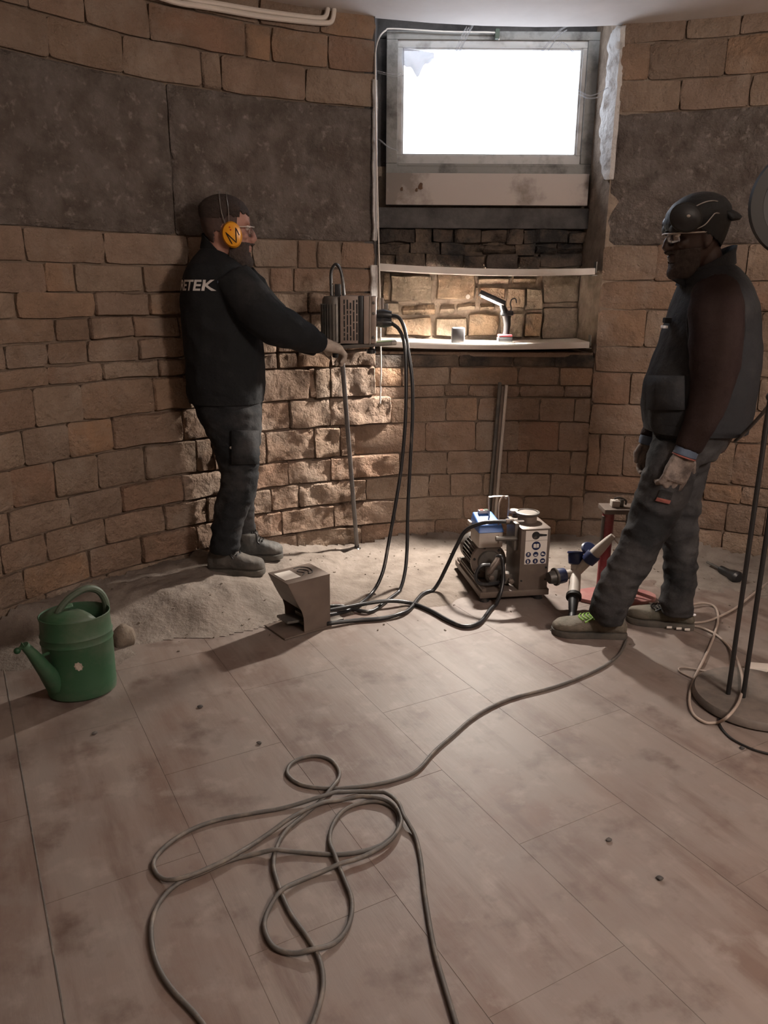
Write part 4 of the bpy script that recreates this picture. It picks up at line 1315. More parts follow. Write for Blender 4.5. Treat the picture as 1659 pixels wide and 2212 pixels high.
hose('pale cable from the splitter plug curling behind the red stand', [t3 + d3 * 0.115, (1340, 1176, 3.30), (1362, 1168, 3.33), (1385, 1172, 3.37), (1388, 1190, 3.40), (1360, 1196, 3.42), (1325, 1188, 3.40)], 0.004, 'thin_cable', M_CABLE_W, 'cable', None)

RB = V((1.065, 3.47, 0))
rs = thing('red_stand', 'dusty red steel stand with a grey top plate behind the leaning man', 'stand', RB)
MB().prism([(0.20 * math.cos(a) * (1 if abs(math.cos(a)) < 0.9 else 0.96), 0.10 * math.sin(a)) for a in [k * math.pi / 12 for k in range(24)]], 0.018, Matrix.Translation(RB + V((0.02, -0.08, 0.0)))).build('base', M_RED_DUST, rs, bevel=0.005)
b = MB()
b.tube([RB + V((-0.02, 0, 0.015)), RB + V((-0.02, 0, 0.40))], 0.027, 16)
b.build('column', M_RED, rs)
MB().tube([RB + V((0.115, -0.04, 0.015)), RB + V((0.115, -0.04, 0.14))], 0.018, 12).build('stub_tube', M_RED, rs)
MB().tube([RB + V((-0.045, -0.012, 0.2)), RB + V((-0.045, -0.012, 0.38))], 0.009, 8).build('side_tube', M_STEEL_D, rs)
tpz = 0.412
MB().box(RB + V((0.03, 0, tpz)), (0.17, 0.12, 0.022)).build('top_plate', M_STEEL, rs, bevel=0.003)
MB().box(RB + V((0.005, 0, tpz + 0.027)), (0.036, 0.04, 0.030)).build('block', M_GREYW, rs, bevel=0.003)
MB().box(RB + V((0.036, 0, tpz + 0.030)), (0.014, 0.03, 0.036)).build('clamp', M_STEEL_D, rs, bevel=0.003)
MB().tube(spline([RB + V(p) for p in [(0.0, 0.0, tpz + 0.05), (0.03, 0, tpz + 0.053), (0.055, 0, tpz + 0.04), (0.055, 0, tpz + 0.02)]], 4), 0.005, 6).build('lever', M_STEEL_D, rs)
MB().tube([RB + V((0.058, -0.03, 0.40)), RB + V((0.066, -0.03, 0.23))], 0.006, 8).build('hook_rod', M_STEEL_D, rs)
MB().tube(spline([RB + V(p) for p in [(0.066, -0.03, 0.26), (0.078, -0.03, 0.25), (0.08, -0.03, 0.22), (0.07, -0.03, 0.20), (0.055, -0.03, 0.16), (0.04, -0.03, 0.15), (0.02, -0.03, 0.155)]], 4), 0.006, 6).build('rubber_loop', M_RUBBER, rs)

c0, c1 = G(1528, 1214, 0.03), G(1596, 1250, 0.022)
ch = thing('chisel', 'black-handled chisel lying on the dusty floor behind the leaning man', 'chisel', (c1.x, c1.y, 0))
cd = (c1 - c0).normalized()
cl = (c1 - c0).length
MB().tube([c0, c0 + cd * cl * 0.45], 0.008, 8).build('shaft', M_STEEL_D, ch)
MB().tube([c0 + cd * cl * 0.40, c0 + cd * cl * 0.44, c0 + cd * cl * 0.72, c0 + cd * cl * 0.78, c0 + cd * cl * 0.95, c1], [0.012, 0.019, 0.021, 0.028, 0.034, 0.022], 14).build('handle', M_BLACKP, ch)

# ------------------------------------------------------------------ watering can
WC = V((-1.078, 2.50, 0))
wc = thing('watering_can', 'dusty green plastic watering can with dull grip standing by the left wall', 'watering can', WC)
WM = Matrix.Translation(WC) @ Matrix.Rotation(math.radians(20), 4, 'Z')
pr_ = [(0.02, 0.004), (0.105, 0.0), (0.115, 0.008), (0.118, 0.03), (0.1165, 0.035), (0.1185, 0.045), (0.117, 0.05), (0.119, 0.20), (0.122, 0.205), (0.1195, 0.212), (0.1195, 0.225), (0.122, 0.231), (0.118, 0.24), (0.116, 0.285), (0.119, 0.30), (0.116, 0.302), (0.112, 0.29), (0.110, 0.10), (0.02, 0.09)]
MB().lathe(pr_, WM, 36, 1.0, 0.82).build('can_body', M_GREEN, wc)
b = MB()
pts_ = []
nn = 18
for j in range(4):
    for i in range(nn + 1):
        a = math.radians(95) + math.radians(215) * i / nn
        rr_ = 0.114 * (1 - 0.28 * j)
        z_ = 0.298 + 0.016 * j - 0.003 * j * j
        pts_.append(V((rr_ * math.cos(a), rr_ * 0.82 * math.sin(a), z_)))
b.add(pts_, [(j * (nn + 1) + i, j * (nn + 1) + i + 1, (j + 1) * (nn + 1) + i + 1, (j + 1) * (nn + 1) + i) for j in range(3) for i in range(nn)], WM)
hood_ = b.build('half_cover', M_GREEN, wc)
so = hood_.modifiers.new('thick', 'SOLIDIFY')
so.thickness = 0.004
MB().lathe([(0.02, 0.22), (0.108, 0.221), (0.108, 0.223), (0.02, 0.224)], WM, 30, 1.0, 0.82).build('inside', M_GREEN_IN, wc)
sp0 = PY(122, 1478, 2.43)
spts = [sp0, PY(100, 1450, 2.38), PY(72, 1415, 2.34), PY(52, 1394, 2.32)]
MB().tube(spline(spts, 4), [0.036, 0.034, 0.032, 0.030, 0.027, 0.025, 0.023, 0.021, 0.019, 0.017, 0.016, 0.015, 0.015], 14).build('spout', M_GREEN, wc)
MB().tube([PY(52, 1394, 2.32), PY(46, 1398, 2.315), PY(38, 1406, 2.31)], [0.015, 0.006, 0.006], 10).build('spout_lip', M_GREEN, wc)
MB().ball(PY(37, 1406, 2.31), 0.011).build('rose_knob', M_GREEN_IN, wc)
MB().tube([PY(92, 1416, 2.36), PY(112, 1408, 2.44)], 0.006, 6).build('spout_brace', M_GREEN, wc)
hp = spline([PY(x, y, Y) for x, y, Y in [(124, 1352, 2.46), (126, 1322, 2.47), (150, 1292, 2.50), (185, 1272, 2.54), (212, 1276, 2.57), (228, 1300, 2.58), (229, 1330, 2.575)]], 5)
MB().tube(hp, 0.0125, 10).build('grip', M_GREEN_D, wc)
pc = PY(170, 1440, 2.405)
star = []
for k in range(16):
    a = math.pi * k / 8
    r_ = 0.017 if k % 2 == 0 else 0.0135
    star.append((r_ * math.cos(a), r_ * math.sin(a)))
fm = MB()
fm.prism(star, 0.0015, Matrix.Translation(pc) @ Matrix.Rotation(math.radians(-4), 4, 'Z') @ Matrix.Rotation(math.pi / 2, 4, 'X'))
body_me = bpy.data.objects['can_body'].data
fm = project_on(body_me, fm, None, 0.0015)
fm.build('flower_sticker', M_GLOVE, wc, smooth=0)

# ------------------------------------------------------------------ floor lamp at the right edge
FL = V((1.305, 2.44, 0))
fl_ = thing('floor_lamp', 'black two-pole floor stand with round disc head and heavy dusty round base', 'floor lamp', FL)
MB().lathe([(0.10, 0.0), (0.195, 0.0), (0.205, 0.008), (0.205, 0.022), (0.198, 0.034), (0.06, 0.040), (0.01, 0.040)], Matrix.Translation(FL), 48).build('base', mat('dusty_lamp_base', (0.075, 0.066, 0.058), 0.6, dust=((0.17, 0.14, 0.12), 6.0, 0.36, 0.62)), fl_)
MB().tube([V((1.206, 2.43, 0.035)), V((1.203, 2.43, 1.60))], 0.008, 10).build('pole', M_IRON, fl_)
MB().tube([V((1.247, 2.405, 0.03)), V((1.240, 2.405, 1.60))], 0.008, 10).build('pole', M_IRON, fl_)
MB().ball((1.2045, 2.425, 1.075), 0.016).build('clamp_knob', M_IRON, fl_)
HC = Matrix.Translation((1.222, 2.425, 1.64)) @ Matrix.Rotation(math.radians(-8), 4, 'Z') @ Matrix.Rotation(math.pi / 2, 4, 'X')
MB().lathe([(0.118, -0.016), (0.152, -0.012), (0.158, 0.0), (0.154, 0.014), (0.122, 0.018), (0.118, 0.010)], HC, 56).build('rim', M_RING, fl_)
MB().lathe([(0.02, 0.006), (0.121, 0.006), (0.121, -0.012), (0.02, -0.012)], HC, 48).build('disc', M_TANDISC, fl_)

# ------------------------------------------------------------------ cables on the floor
CR = 0.0058
main = [(1352, 1384), (1347, 1398), (1333, 1418), (1290, 1447), (1200, 1483), (1100, 1510), (1030, 1545), (980, 1587), (940, 1622), (903, 1663), (860, 1683), (800, 1696), (730, 1703), (672, 1700), (640, 1690), (621, 1672), (626, 1653), (650, 1638), (685, 1633),
        (716, 1643), (733, 1667), (727, 1692), (703, 1722), (664, 1755), (612, 1802), (591, 1858), (600, 1908), (627, 1972), (668, 2030), (693, 2082), (697, 2140), (676, 2210), (640, 2290), (560, 2360), (490, 2310), (437, 2210), (369, 2134), (339, 2082), (327, 2030), (330, 1983),
        (350, 1941), (388, 1906), (440, 1884), (491, 1861), (543, 1847), (600, 1841), (656, 1842), (720, 1846), (774, 1841), (821, 1827), (852, 1803), (862, 1775), (855, 1750), (821, 1732), (778, 1735), (741, 1752), (717, 1786), (713, 1823), (727, 1861), (745, 1903), (760, 1945),
        (755, 1993), (731, 2030), (689, 2054), (642, 2061), (600, 2051), (579, 2028), (571, 1993), (586, 1955), (618, 1922), (670, 1894), (731, 1873), (797, 1850), (844, 1820), (866, 1785), (860, 1756), (836, 1735), (795, 1726), (750, 1727), (703, 1737), (656, 1757), (600, 1790),
        (548, 1823), (506, 1854), (454, 1880), (407, 1899), (369, 1906), (340, 1890), (332, 1861), (358, 1828), (407, 1795), (468, 1772), (543, 1757), (609, 1746), (689, 1729), (730, 1717), (780, 1710), (830, 1719), (860, 1742), (873, 1772), (896, 1805), (908, 1852), (917, 1927),
        (934, 2030), (952, 2101), (985, 2210), (1010, 2300)]
pts = spline([G(x, y, CR) for x, y in main], 4)
# lift the later strand where it crosses an earlier one
cell = {}
for i, p in enumerate(pts):
    k = (int(p.x / 0.014), int(p.y / 0.014))
    hit = None
    for a in (-1, 0, 1):
        for b_ in (-1, 0, 1):
            for j in cell.get((k[0] + a, k[1] + b_), ()):
                if i - j > 12:
                    hit = max(hit or 0, pts[j].z)
    cell.setdefault(k, []).append(i)
    if hit:
        p.z = min(0.018, hit + 1.5 * CR)
for _ in range(3):
    for i in range(1, len(pts) - 1):
        pts[i].z = max(pts[i].z * 0.98, (pts[i - 1].z + pts[i].z + pts[i + 1].z) / 3)
tag(MB().tube(pts, CR, 8).build('power_cable', M_CABLE, smooth=3.1), 'long dark power cable coiled in loops across the foreground floor', 'cable')
hose('pale cable looping from the red stand round the floor lamp base',
     [(1360, 1282, 'z', 0.03), (1385, 1296), (1425, 1308), (1480, 1308, 'z', 0.012), (1520, 1303, 'z', 0.012), (1545, 1312), (1551, 1338), (1540, 1380), (1520, 1425), (1500, 1465), (1489, 1505), (1496, 1540), (1522, 1560), (1549, 1561), (1572, 1548, 'z', 0.050), (1594, 1520, 'z', 0.052), (1603, 1490, 'z', 0.052), (1603, 1462, 'z', 0.051), (1592, 1425, 'z', 0.03), (1572, 1394), (1545, 1370), (1515, 1356), (1495, 1351), (1490, 1346), (1530, 1341), (1585, 1316), (1640, 1273), (1690, 1235)],
     0.0052, 'pale_cable', M_CABLE_W, 'cable', None)
hose('thin pale lead doubled back on the floor left of the lamp base', [(1518, 1474), (1490, 1462), (1468, 1450), (1468, 1443), (1485, 1443), (1520, 1449), (1560, 1455), (1600, 1464), (1632, 1462, 'z', 0.02)], 0.0032, 'thin_lead', M_CABLE_W, 'cable', None)
hose('thin black lamp cord trailing from the round base to the right edge', [(1552, 1552), (1558, 1572), (1580, 1595), (1620, 1616), (1659, 1628), (1720, 1640)], 0.0036, 'lamp_cord', M_IRON, 'cord', None)
hose('grey cable stretched from the lamp pole to the back of the leaning man', [PY(1588, 953, 2.86), PY(1605, 938, 2.80), PY(1632, 910, 2.65), PY(1656, 882, 2.46), PY(1672, 862, 2.42)], 0.0062, 'tether_cable', M_CABLE, 'cable', None)
PS = G(1652, 1466)
ps = thing('power_strip', 'white power strip with socket holes beside the floor lamp base', 'power strip', PS)
PSM = Matrix.Translation(PS + V((0.09, 0.012, 0))) @ Matrix.Rotation(math.radians(-10), 4, 'Z')
stp = MB().box((0, 0, 0.02), (0.30, 0.05, 0.04), PSM).build('strip_body', M_WHITE, ps, bevel=0.006)
for k in range(5):
    c = -0.115 + 0.045 * k
    for dx, dz in ((-0.008, 0.006), (0.008, 0.006), (0.0, -0.006)):
        MB().box((c + dx, -0.0255, 0.02 + dz), (0.004, 0.002, 0.005), PSM).build('socket_hole', M_BLACKP, stp)
MB().tube([PSM @ V((-0.135, -0.02, 0.02)), PSM @ V((-0.135, -0.06, 0.022))], 0.014, 10).build('plug', M_BLACKP, ps)

# ------------------------------------------------------------------ people


def head_rings():
    prof = [(-0.118, 0.070, 0.030, 0.016), (-0.112, 0.083, 0.012, 0.030), (-0.098, 0.089, -0.010, 0.043), (-0.080, 0.090, -0.030, 0.053), (-0.060, 0.090, -0.050, 0.061), (-0.035, 0.089, -0.068, 0.067), (-0.008, 0.087, -0.085, 0.071),
            (0.020, 0.083, -0.097, 0.074), (0.040, 0.090, -0.102, 0.075), (0.062, 0.089, -0.103, 0.076), (0.085, 0.077, -0.098, 0.072), (0.104, 0.055, -0.080, 0.060), (0.117, 0.030, -0.055, 0.042), (0.124, 0.005, -0.030, 0.018)]
    rings = []
    for z, xf, xb, w in prof:
        c, a = (xf + xb) / 2, (xf - xb) / 2
        ring = []
        for j in range(28):
            t = 2 * math.pi * j / 28
            ct, st = math.cos(t), math.sin(t)
            ring.append(V((c + a * math.copysign(abs(ct) ** 0.85, ct), w * math.copysign(abs(st) ** 0.9, st), z)))
        rings.append(ring)
    return rings


def head_mb(ears=True):
    mb = MB()
    mb.loft(head_rings())
    # nose, lips, chin, brow, ears
    mb.tube([(0.080, 0, 0.040), (0.092, 0, 0.022), (0.104, 0, 0.002), (0.111, 0, -0.014), (0.100, 0, -0.024), (0.085, 0, -0.027)], [0.007, 0.009, 0.011, 0.012, 0.012, 0.010], 10)
    for s in (-1, 1):
        mb.ball((0.097, 0.011 * s, -0.018), 0.009, 0.008, 0.008)
        mb.ball((0.078, 0.033 * s, 0.041), 0.013, 0.022, 0.008)
        mb.ball((0.067, 0.045 * s, -0.008), 0.018, 0.018, 0.016)
        if ears:
            mb.ball((-0.008, 0.076 * s, 0.002), 0.018, 0.008, 0.031)
            mb.ball((-0.002, 0.077 * s, -0.022), 0.010, 0.007, 0.012)
    mb.ball((0.092, 0, -0.047), 0.010, 0.024, 0.006)
    mb.ball((0.090, 0, -0.058), 0.010, 0.021, 0.007)
    mb.ball((0.080, 0, -0.098), 0.016, 0.022, 0.016)
    return mb


def hand_mb(wrist, d, n, thumb, curl=(0.5, 0.9, 0.6), scale=1.0, fat=1.0):
    """palm, four fingers of different length bent at three joints, and a thumb leaving the side of the palm"""
    d = V(d).normalized()
    n = V(n)
    n = (n - d * n.dot(d)).normalized()
    s = d.cross(n) * thumb
    w = V(wrist)
    k = scale
    mb = MB()
    rings = []
    for t, hw, ht in ((-0.03, 0.027, 0.022), (0.0, 0.029, 0.020), (0.03, 0.038, 0.020), (0.06, 0.043, 0.018), (0.088, 0.042, 0.015), (0.097, 0.036, 0.010)):
        ring = []
        for j in range(16):
            a = 2 * math.pi * j / 16
            ca, sa = math.cos(a), math.sin(a)
            ring.append(w + d * (t * k) + s * (hw * k * math.copysign(abs(ca) ** 0.8, ca)) + n * (ht * k * fat * math.copysign(abs(sa) ** 0.8, sa)))
        rings.append(ring)
    mb.loft(rings)
    for i, (off, ln) in enumerate(((0.031, 0.070), (0.0105, 0.080), (-0.0105, 0.075), (-0.031, 0.058))):
        p = w + d * (0.085 * k) + s * (off * k)
        ang_ = 0.0
        pts = [p]
        for q, f in enumerate((0.45, 0.31, 0.24)):
            ang_ += curl[q] * (1 + 0.05 * i)
            dirv = d * math.cos(ang_) + n * math.sin(ang_) + s * (0.05 * (1.5 - i) / 1.5)
            p = p + dirv.normalized() * (ln * f * k)
            pts.append(p)
        mb.tube(pts, [0.0105 * k * fat, 0.0100 * k * fat, 0.0092 * k * fat, 0.0075 * k * fat], 8)
        mb.ball(pts[-1], 0.0075 * k * fat, seg=8, rows=6)
    p = w + d * (0.022 * k) + s * (0.030 * k)
    p1 = p + (d * 0.62 + s * 0.62 + n * 0.45).normalized() * (0.045 * k)
    p2 = p1 + (d * 0.80 + s * 0.12 + n * 0.55).normalized() * (0.034 * k)
    mb.tube([p, p1, p2], [0.015 * k, 0.0115 * k * fat, 0.0085 * k * fat], 8)
    mb.ball(p2, 0.0085 * k * fat, seg=8, rows=6)
    return mb


def limb(pts):
    c = [PY(a, b, Y) for a, b, Y, r in pts]
    r = [q[3] for q in pts]
    cs = spline(c, 4)
    rs = []
    for i in range(len(r) - 1):
        rs += [r[i] + (r[i + 1] - r[i]) * k / 4 for k in range(4)]
    rs.append(r[-1])
    return cs, rs


def footwear(person, name, heel, toe, h_ankle, w, m_up, m_sole, lace_m, label=None, low=False, up=None):
    """sole with heel, upper with rounded toe cap, laces over the tongue"""
    heel, toe = V(heel), V(toe)
    d = toe - heel
    L = V((d.x, d.y, 0)).length
    f = V((d.x, d.y, 0)).normalized()
    s = V((-f.y, f.x, 0))
    zb_ = heel.z

    def at(k, y, z):
        return heel + f * (L * k) + s * (w * y) + V((0, 0, (toe.z - heel.z) * k + z))
    out = [(0.0, 0.55), (0.05, 0.72), (0.2, 0.78), (0.4, 0.78), (0.55, 0.88), (0.7, 1.0), (0.82, 0.98), (0.92, 0.78), (0.98, 0.48), (1.0, 0.2)]
    up_m = MB()
    rings = []
    if low:
        hs = [0.50, 0.70, 0.80, 0.84, 0.78, 0.62, 0.54, 0.48, 0.36, 0.22]
        tall = 0.085
    else:
        hs = [0.65, 0.80, 0.86, 0.84, 0.70, 0.56, 0.52, 0.47, 0.36, 0.22]
        tall = 0.118
    for (k, y), hh in zip(out, hs):
        ring = []
        for j in range(18):
            a = 2 * math.pi * j / 18
            ca, sa = math.cos(a), math.sin(a)
            hz = hh * tall
            ring.append(at(k, y * math.copysign(abs(ca) ** 0.75, ca), 0.018 + hz / 2 + hz / 2 * math.copysign(abs(sa) ** 0.8, sa)))
        rings.append(ring)
    up_m.loft(rings)
    if not low:
        up_m.tube([at(0.24, 0, 0.05), at(0.23, 0, 0.10), at(0.22, 0, h_ankle)], [w * 0.95, w * 0.98, w * 1.02], 16)
    else:
        up_m.tube([at(0.22, 0, 0.045), at(0.20, 0, 0.078)], [w * 0.86, w * 0.80], 16)
    me = remeshed(up_m, 0.006, 3, 0.003, 22.0)
    sh = put(name, me, m_up, person, 3.1)
    if label:
        sh['label'] = label
    so_ = MB()
    n_ = len(out)
    poly = [(k, y * 1.10) for k, y in out] + [(k, -y * 1.10) for k, y in reversed(out)]
    vs = [at(k * 1.02 - 0.01, y, 0.0) for k, y in poly] + [at(k * 1.02 - 0.01, y, 0.026) for k, y in poly]
    m_ = len(poly)
    so_.add(vs, [tuple(range(m_ - 1, -1, -1)), tuple(range(m_, 2 * m_))] + [(i, (i + 1) % m_, m_ + (i + 1) % m_, m_ + i) for i in range(m_)])
    so_.build('sole', m_sole, sh, bevel=0.004)
    k0, dk = (0.44, 0.048) if low else (0.34, 0.055)
    for q in range(5):
        k = k0 + dk * q
        ln = project_on(me, MB().add(spline([at(k - 0.03, -0.62, 0.2), at(k, -0.3, 0.2), at(k + 0.012, 0.0, 0.2), at(k, 0.3, 0.2), at(k - 0.03, 0.62, 0.2)], 4), []), (0, 0, -1), 0.001).v
        MB().tube([p for p in ln if p.z < heel.z + 0.16], 0.0044, 6).build('lace', lace_m, sh)
    for q in (-1, 1):
        ln = project_on(me, MB().add(spline([at(k0, 0.0, 0.2), at(k0 + 0.03, 0.45 * q, 0.2), at(k0 + 0.10, 0.72 * q, 0.2), at(k0 + 0.14, 0.80 * q, 0.2)], 4), []), (0, 0, -1), 0.002).v
        MB().tube([p for p in ln if p.z < heel.z + 0.16], 0.0044, 6).build('lace', lace_m, sh)
    return sh, at


def apply(me, M_):
    for v in me.vertices:
        v.co = M_ @ v.co
    me.update()
    return me


HEAD_ME = remeshed(head_mb(False), 0.0042, 3)


def safety_glasses(person, HM_, tint=M_LENS):
    g = MB()
    pts = spline([HM_ @ V(p) for p in [(0.0, 0.082, 0.018), (0.05, 0.082, 0.022), (0.084, 0.066, 0.026), (0.104, 0.034, 0.028), (0.107, 0.0, 0.030), (0.104, -0.034, 0.028), (0.084, -0.066, 0.026), (0.05, -0.082, 0.022), (0.0, -0.082, 0.018)]], 5)
    g.tube(pts, 0.0028, 6)
    fr = g.build('safety_glasses', M_GREYW, person)
    for s in (-1, 1):
        lens = MB()
        vs = []
        for j in range(5):
            for i in range(7):
                a, b = i / 6, j / 4
                yy = s * (0.008 + 0.056 * a)
                xx = 0.106 - 0.020 * a * a - 0.006 * (b - 0.3) ** 2
                vs.append(HM_ @ V((xx, yy, 0.030 - 0.036 * b * (1 - 0.18 * a))))
        lens.add(vs, [(j * 7 + i, j * 7 + i + 1, (j + 1) * 7 + i + 1, (j + 1) * 7 + i) for j in range(4) for i in range(6)])
        lo_ = lens.build('lens', tint, fr, smooth=3.1)
        so_ = lo_.modifiers.new('thick', 'SOLIDIFY')
        so_.thickness = 0.002
    return fr


def eyes(person, HM_):
    for s in (-1, 1):
        e = MB().ball(HM_ @ V((0.077, 0.032 * s, 0.024)), 0.0115).build('eye', M_WHITE, person)
        MB().ball(HM_ @ V((0.0845, 0.032 * s, 0.024)), 0.0058).build('iris', M_HAIR, e)


# ---------------- man in black at the drilling machine
def ground_z(px, py):
    z = 0.0
    for _ in range(12):
        p = G(px, py, z)
        z = 0.5 * z + 0.5 * max(0.0, dust_h(p.x, p.y))
    return z


AY = 3.56
zA = ground_z(505, 1238)
zA2 = ground_z(560, 1208)
LH = PY(490, 503, 3.545)
HMA = Matrix.Translation(LH) @ Matrix.Rotation(math.radians(12), 4, 'Z') @ Matrix.Rotation(math.radians(4), 4, 'Y') @ Matrix.Diagonal((1.07, 1.05, 1.10, 1))

torsoA = [(530, 447, 474, 0.050), (543, 436, 490, 0.080), (558, 422, 508, 0.125), (576, 409, 532, 0.165), (600, 400, 556, 0.188), (640, 395, 561, 0.19), (700, 398, 563, 0.18), (760, 403, 567, 0.17), (810, 406, 570, 0.165), (848, 409, 569, 0.16), (864, 413, 566, 0.155)]
arm_near = [(503, 604, 3.44, 0.085), (538, 648, 3.41, 0.092), (582, 694, 3.40, 0.088), (622, 712, 3.42, 0.078), (658, 729, 3.47, 0.060), (690, 741, 3.53, 0.044)]
arm_far = [(520, 602, 3.70, 0.08), (575, 665, 3.76, 0.072), (620, 715, 3.77, 0.062), (655, 738, 3.78, 0.052), (686, 752, 3.79, 0.044)]
legA_near = [(880, 424, 564, 3.52, 0.12), (915, 439, 563, 3.50, 0.11), (930, 446, 563, 3.49, 0.105), (960, 462, 560, 3.48, 0.095), (1000, 474, 557, 3.47, 0.085), (1040, 479, 556, 3.46, 0.076), (1080, 468, 545, 3.455, 0.072), (1120, 461, 527, 3.45, 0.066), (1160, 457, 518, 3.45, 0.063), (1190, 455, 516, 3.45, 0.062)]
legA_far = [(880, 440, 563, 3.60, 0.11), (930, 470, 562, 3.63, 0.095), (960, 476, 560, 3.64, 0.085), (1040, 490, 556, 3.66, 0.072), (1100, 497, 547, 3.67, 0.063), (1140, 506, 550, 3.68, 0.061), (1170, 508, 557, 3.685, 0.060)]

body = MB()
for v_, f_ in ((head_mb().v, head_mb().f),):
    body.add(v_, f_, HMA)
nb = PY(478, 560, 3.56)
body.tube([HMA @ V((-0.02, 0, -0.02)), HMA @ V((-0.03, 0, -0.085)), nb, nb + V((0, 0, -0.06))], [0.056, 0.056, 0.062, 0.08], 16)
body.loft([hring(l + 16, r - 16, y, AY, b * 0.8) for y, l, r, b in torsoA[3:]] + [hring(430, 555, 900, AY - 0.01, 0.11)])
for A_ in (arm_near, arm_far):
    c_, r_ = limb(A_)
    body.tube(c_, [q * 0.72 for q in r_], 12)
for Lg in (legA_near, legA_far):
    body.loft([hring(l + 9, r - 9, y, Y, b * 0.78) for y, l, r, Y, b in Lg])
pA = put('person', remeshed(body, 0.0048, 2), M_SKIN1, None, 3.1)
tag(pA, 'bearded man in black work clothes and yellow ear defenders pushing the drilling machine', 'person', 'workers in the room')

jk = MB()
jk.loft([hring(l, r, y, AY, b, sq=2.3) for y, l, r, b in torsoA])
for A_ in (arm_near, arm_far):
    c_, r_ = limb(A_)
    jk.tube(c_, r_, 18)
jme = remeshed(jk, 0.0085, 6, 0.011, 7.0, seed=2.0, squash=(1, 1, 1.3))
jacket = put('work_jacket', jme, M_JACKET, pA, 3.1)
# stand-up collar
rings = []
for z_, a_, tl in ((-0.02, 0.095, 0.060), (0.006, 0.086, 0.070), (0.024, 0.083, 0.076), (0.024, 0.075, 0.076), (-0.02, 0.075, 0.060)):
    c_ = PY(480, 556, 3.555) + V((0, 0, z_))
    rings.append([c_ + V((a_ * 0.98 * math.cos(t), a_ * 0.92 * math.sin(t), -tl * math.cos(t))) for t in [2 * math.pi * j / 26 for j in range(26)]])
MB().loft(rings, cap=False).build('collar', M_JACKET, jacket, smooth=1.2)
# cuffs, hem band, zip line
c_, r_ = limb(arm_near)
MB().tube([c_[-2], c_[-1], c_[-1] + (c_[-1] - c_[-2]).normalized() * 0.012], [0.049, 0.047, 0.040], 18).build('cuff', M_JACKET, jacket)
hem = [hring(410, 570, 846, AY, 0.166, sq=2.3), hring(411, 569, 866, AY, 0.163, sq=2.3)]
MB().loft(hem, cap=False).build('hem_band', M_JACKET, jacket)
# lettering across the back
cu = bpy.data.curves.new('lettering', 'FONT')
cu.body = 'RETEK'
cu.size = 0.060
cu.offset = 0.0016
cu.shear = 0.08
cu.space_character = 1.02
to = bpy.data.objects.new('lettering_tmp', cu)
COL.objects.link(to)
dg = bpy.context.evaluated_depsgraph_get()
dg.update()
tme = bpy.data.meshes.new_from_object(to.evaluated_get(dg))
bpy.data.objects.remove(to, do_unlink=True)
bm = bmesh.new()
bm.from_mesh(tme)
bmesh.ops.triangulate(bm, faces=bm.faces)
for _ in range(2):
    bmesh.ops.subdivide_edges(bm, edges=[e for e in bm.edges if e.calc_length() > 0.008], cuts=1)
xs_ = [v.co.x for v in bm.verts]
tw = max(xs_) - min(xs_)
lt = MB()
tr_ = V((0.6, -0.8, 0))
base_c = (PY(398, 625, AY) + PY(466, 625, AY - 0.185)) / 2
base_c.z = PY(440, 627, 3.43).z
for v in bm.verts:
    lt.v.append(base_c + tr_ * ((v.co.x - min(xs_) - tw / 2) * (0.168 / tw) + 0.050) + V((0, 0, v.co.y)))
bm.verts.index_update()
lt.f = [tuple(v.index for v in f.verts) for f in bm.faces]
bm.free()
lt = project_on(jme, lt, (0.8, 0.6, 0), 0.003)
lo_ = lt.build('lettering', M_LETTER, jacket, smooth=0)
lo_['label'] = 'white block lettering'
rp = project_on(jme, MB().add([PY(470, 609, 3.36) + V((0.006 * math.cos(a), 0, 0.006 * math.sin(a))) for a in [k * math.pi / 4 for k in range(8)]], [tuple(range(8))]), (0.8, 0.6, 0), 0.003)
rp.build('registered_mark', M_CUFF, jacket, smooth=0)

tr = MB()
tr.loft([hring(l, r, y, Y, b) for y, l, r, Y, b in [(835, 414, 562, 3.56, 0.150), (870, 420, 564, 3.555, 0.150), (905, 433, 563, 3.55, 0.145), (925, 446, 563, 3.54, 0.12)]])
for Lg in (legA_near, legA_far):
    tr.loft([hring(l, r, y, Y, b) for y, l, r, Y, b in Lg])
tme_ = remeshed(tr, 0.0075, 4, 0.011, 10.0, seed=5.0, squash=(1, 1, 1.8))
trs = put('work_trousers', tme_, M_TROUS, pA, 3.1)
pk = MB()
for yy in (930, 955, 980, 1002):
    for xx in (500, 520, 540, 556):
        pk.v.append(PY(xx, yy, 3.36))
pk.f = [(j * 4 + i, j * 4 + i + 1, (j + 1) * 4 + i + 1, (j + 1) * 4 + i) for j in range(3) for i in range(3)]
pk = project_on(tme_, pk, None, 0.006)
po = pk.build('thigh_pocket', M_TROUS, trs)
so_ = po.modifiers.new('thick', 'SOLIDIFY')
so_.thickness = 0.012
MB().ball(project_on(tme_, MB().add([PY(499, 967, 3.36)], []), None, 0.003).v[0], 0.006).build('snap_button', M_REFL, trs)

footwear(pA, 'work_boot', G(452, 1236, zA), G(572, 1238, zA), 0.14, 0.050, M_BOOT, M_SOLE, M_IRON, 'dust-covered brown boot')
footwear(pA, 'work_boot', G(517, 1208, zA2), G(611, 1203, zA2), 0.14, 0.050, M_BOOT2, M_SOLE, M_IRON, 'black leather boot')
# hair, fade, beard


def hairline(p):
    p = V((p.x, p.y, p.z + 0.010 * noise.noise(p * 60)))
    if p.x > 0.045:
        return 0.073 - (p.x - 0.045) * 0.1
    if p.x > -0.01:
        return 0.055
    return 0.045


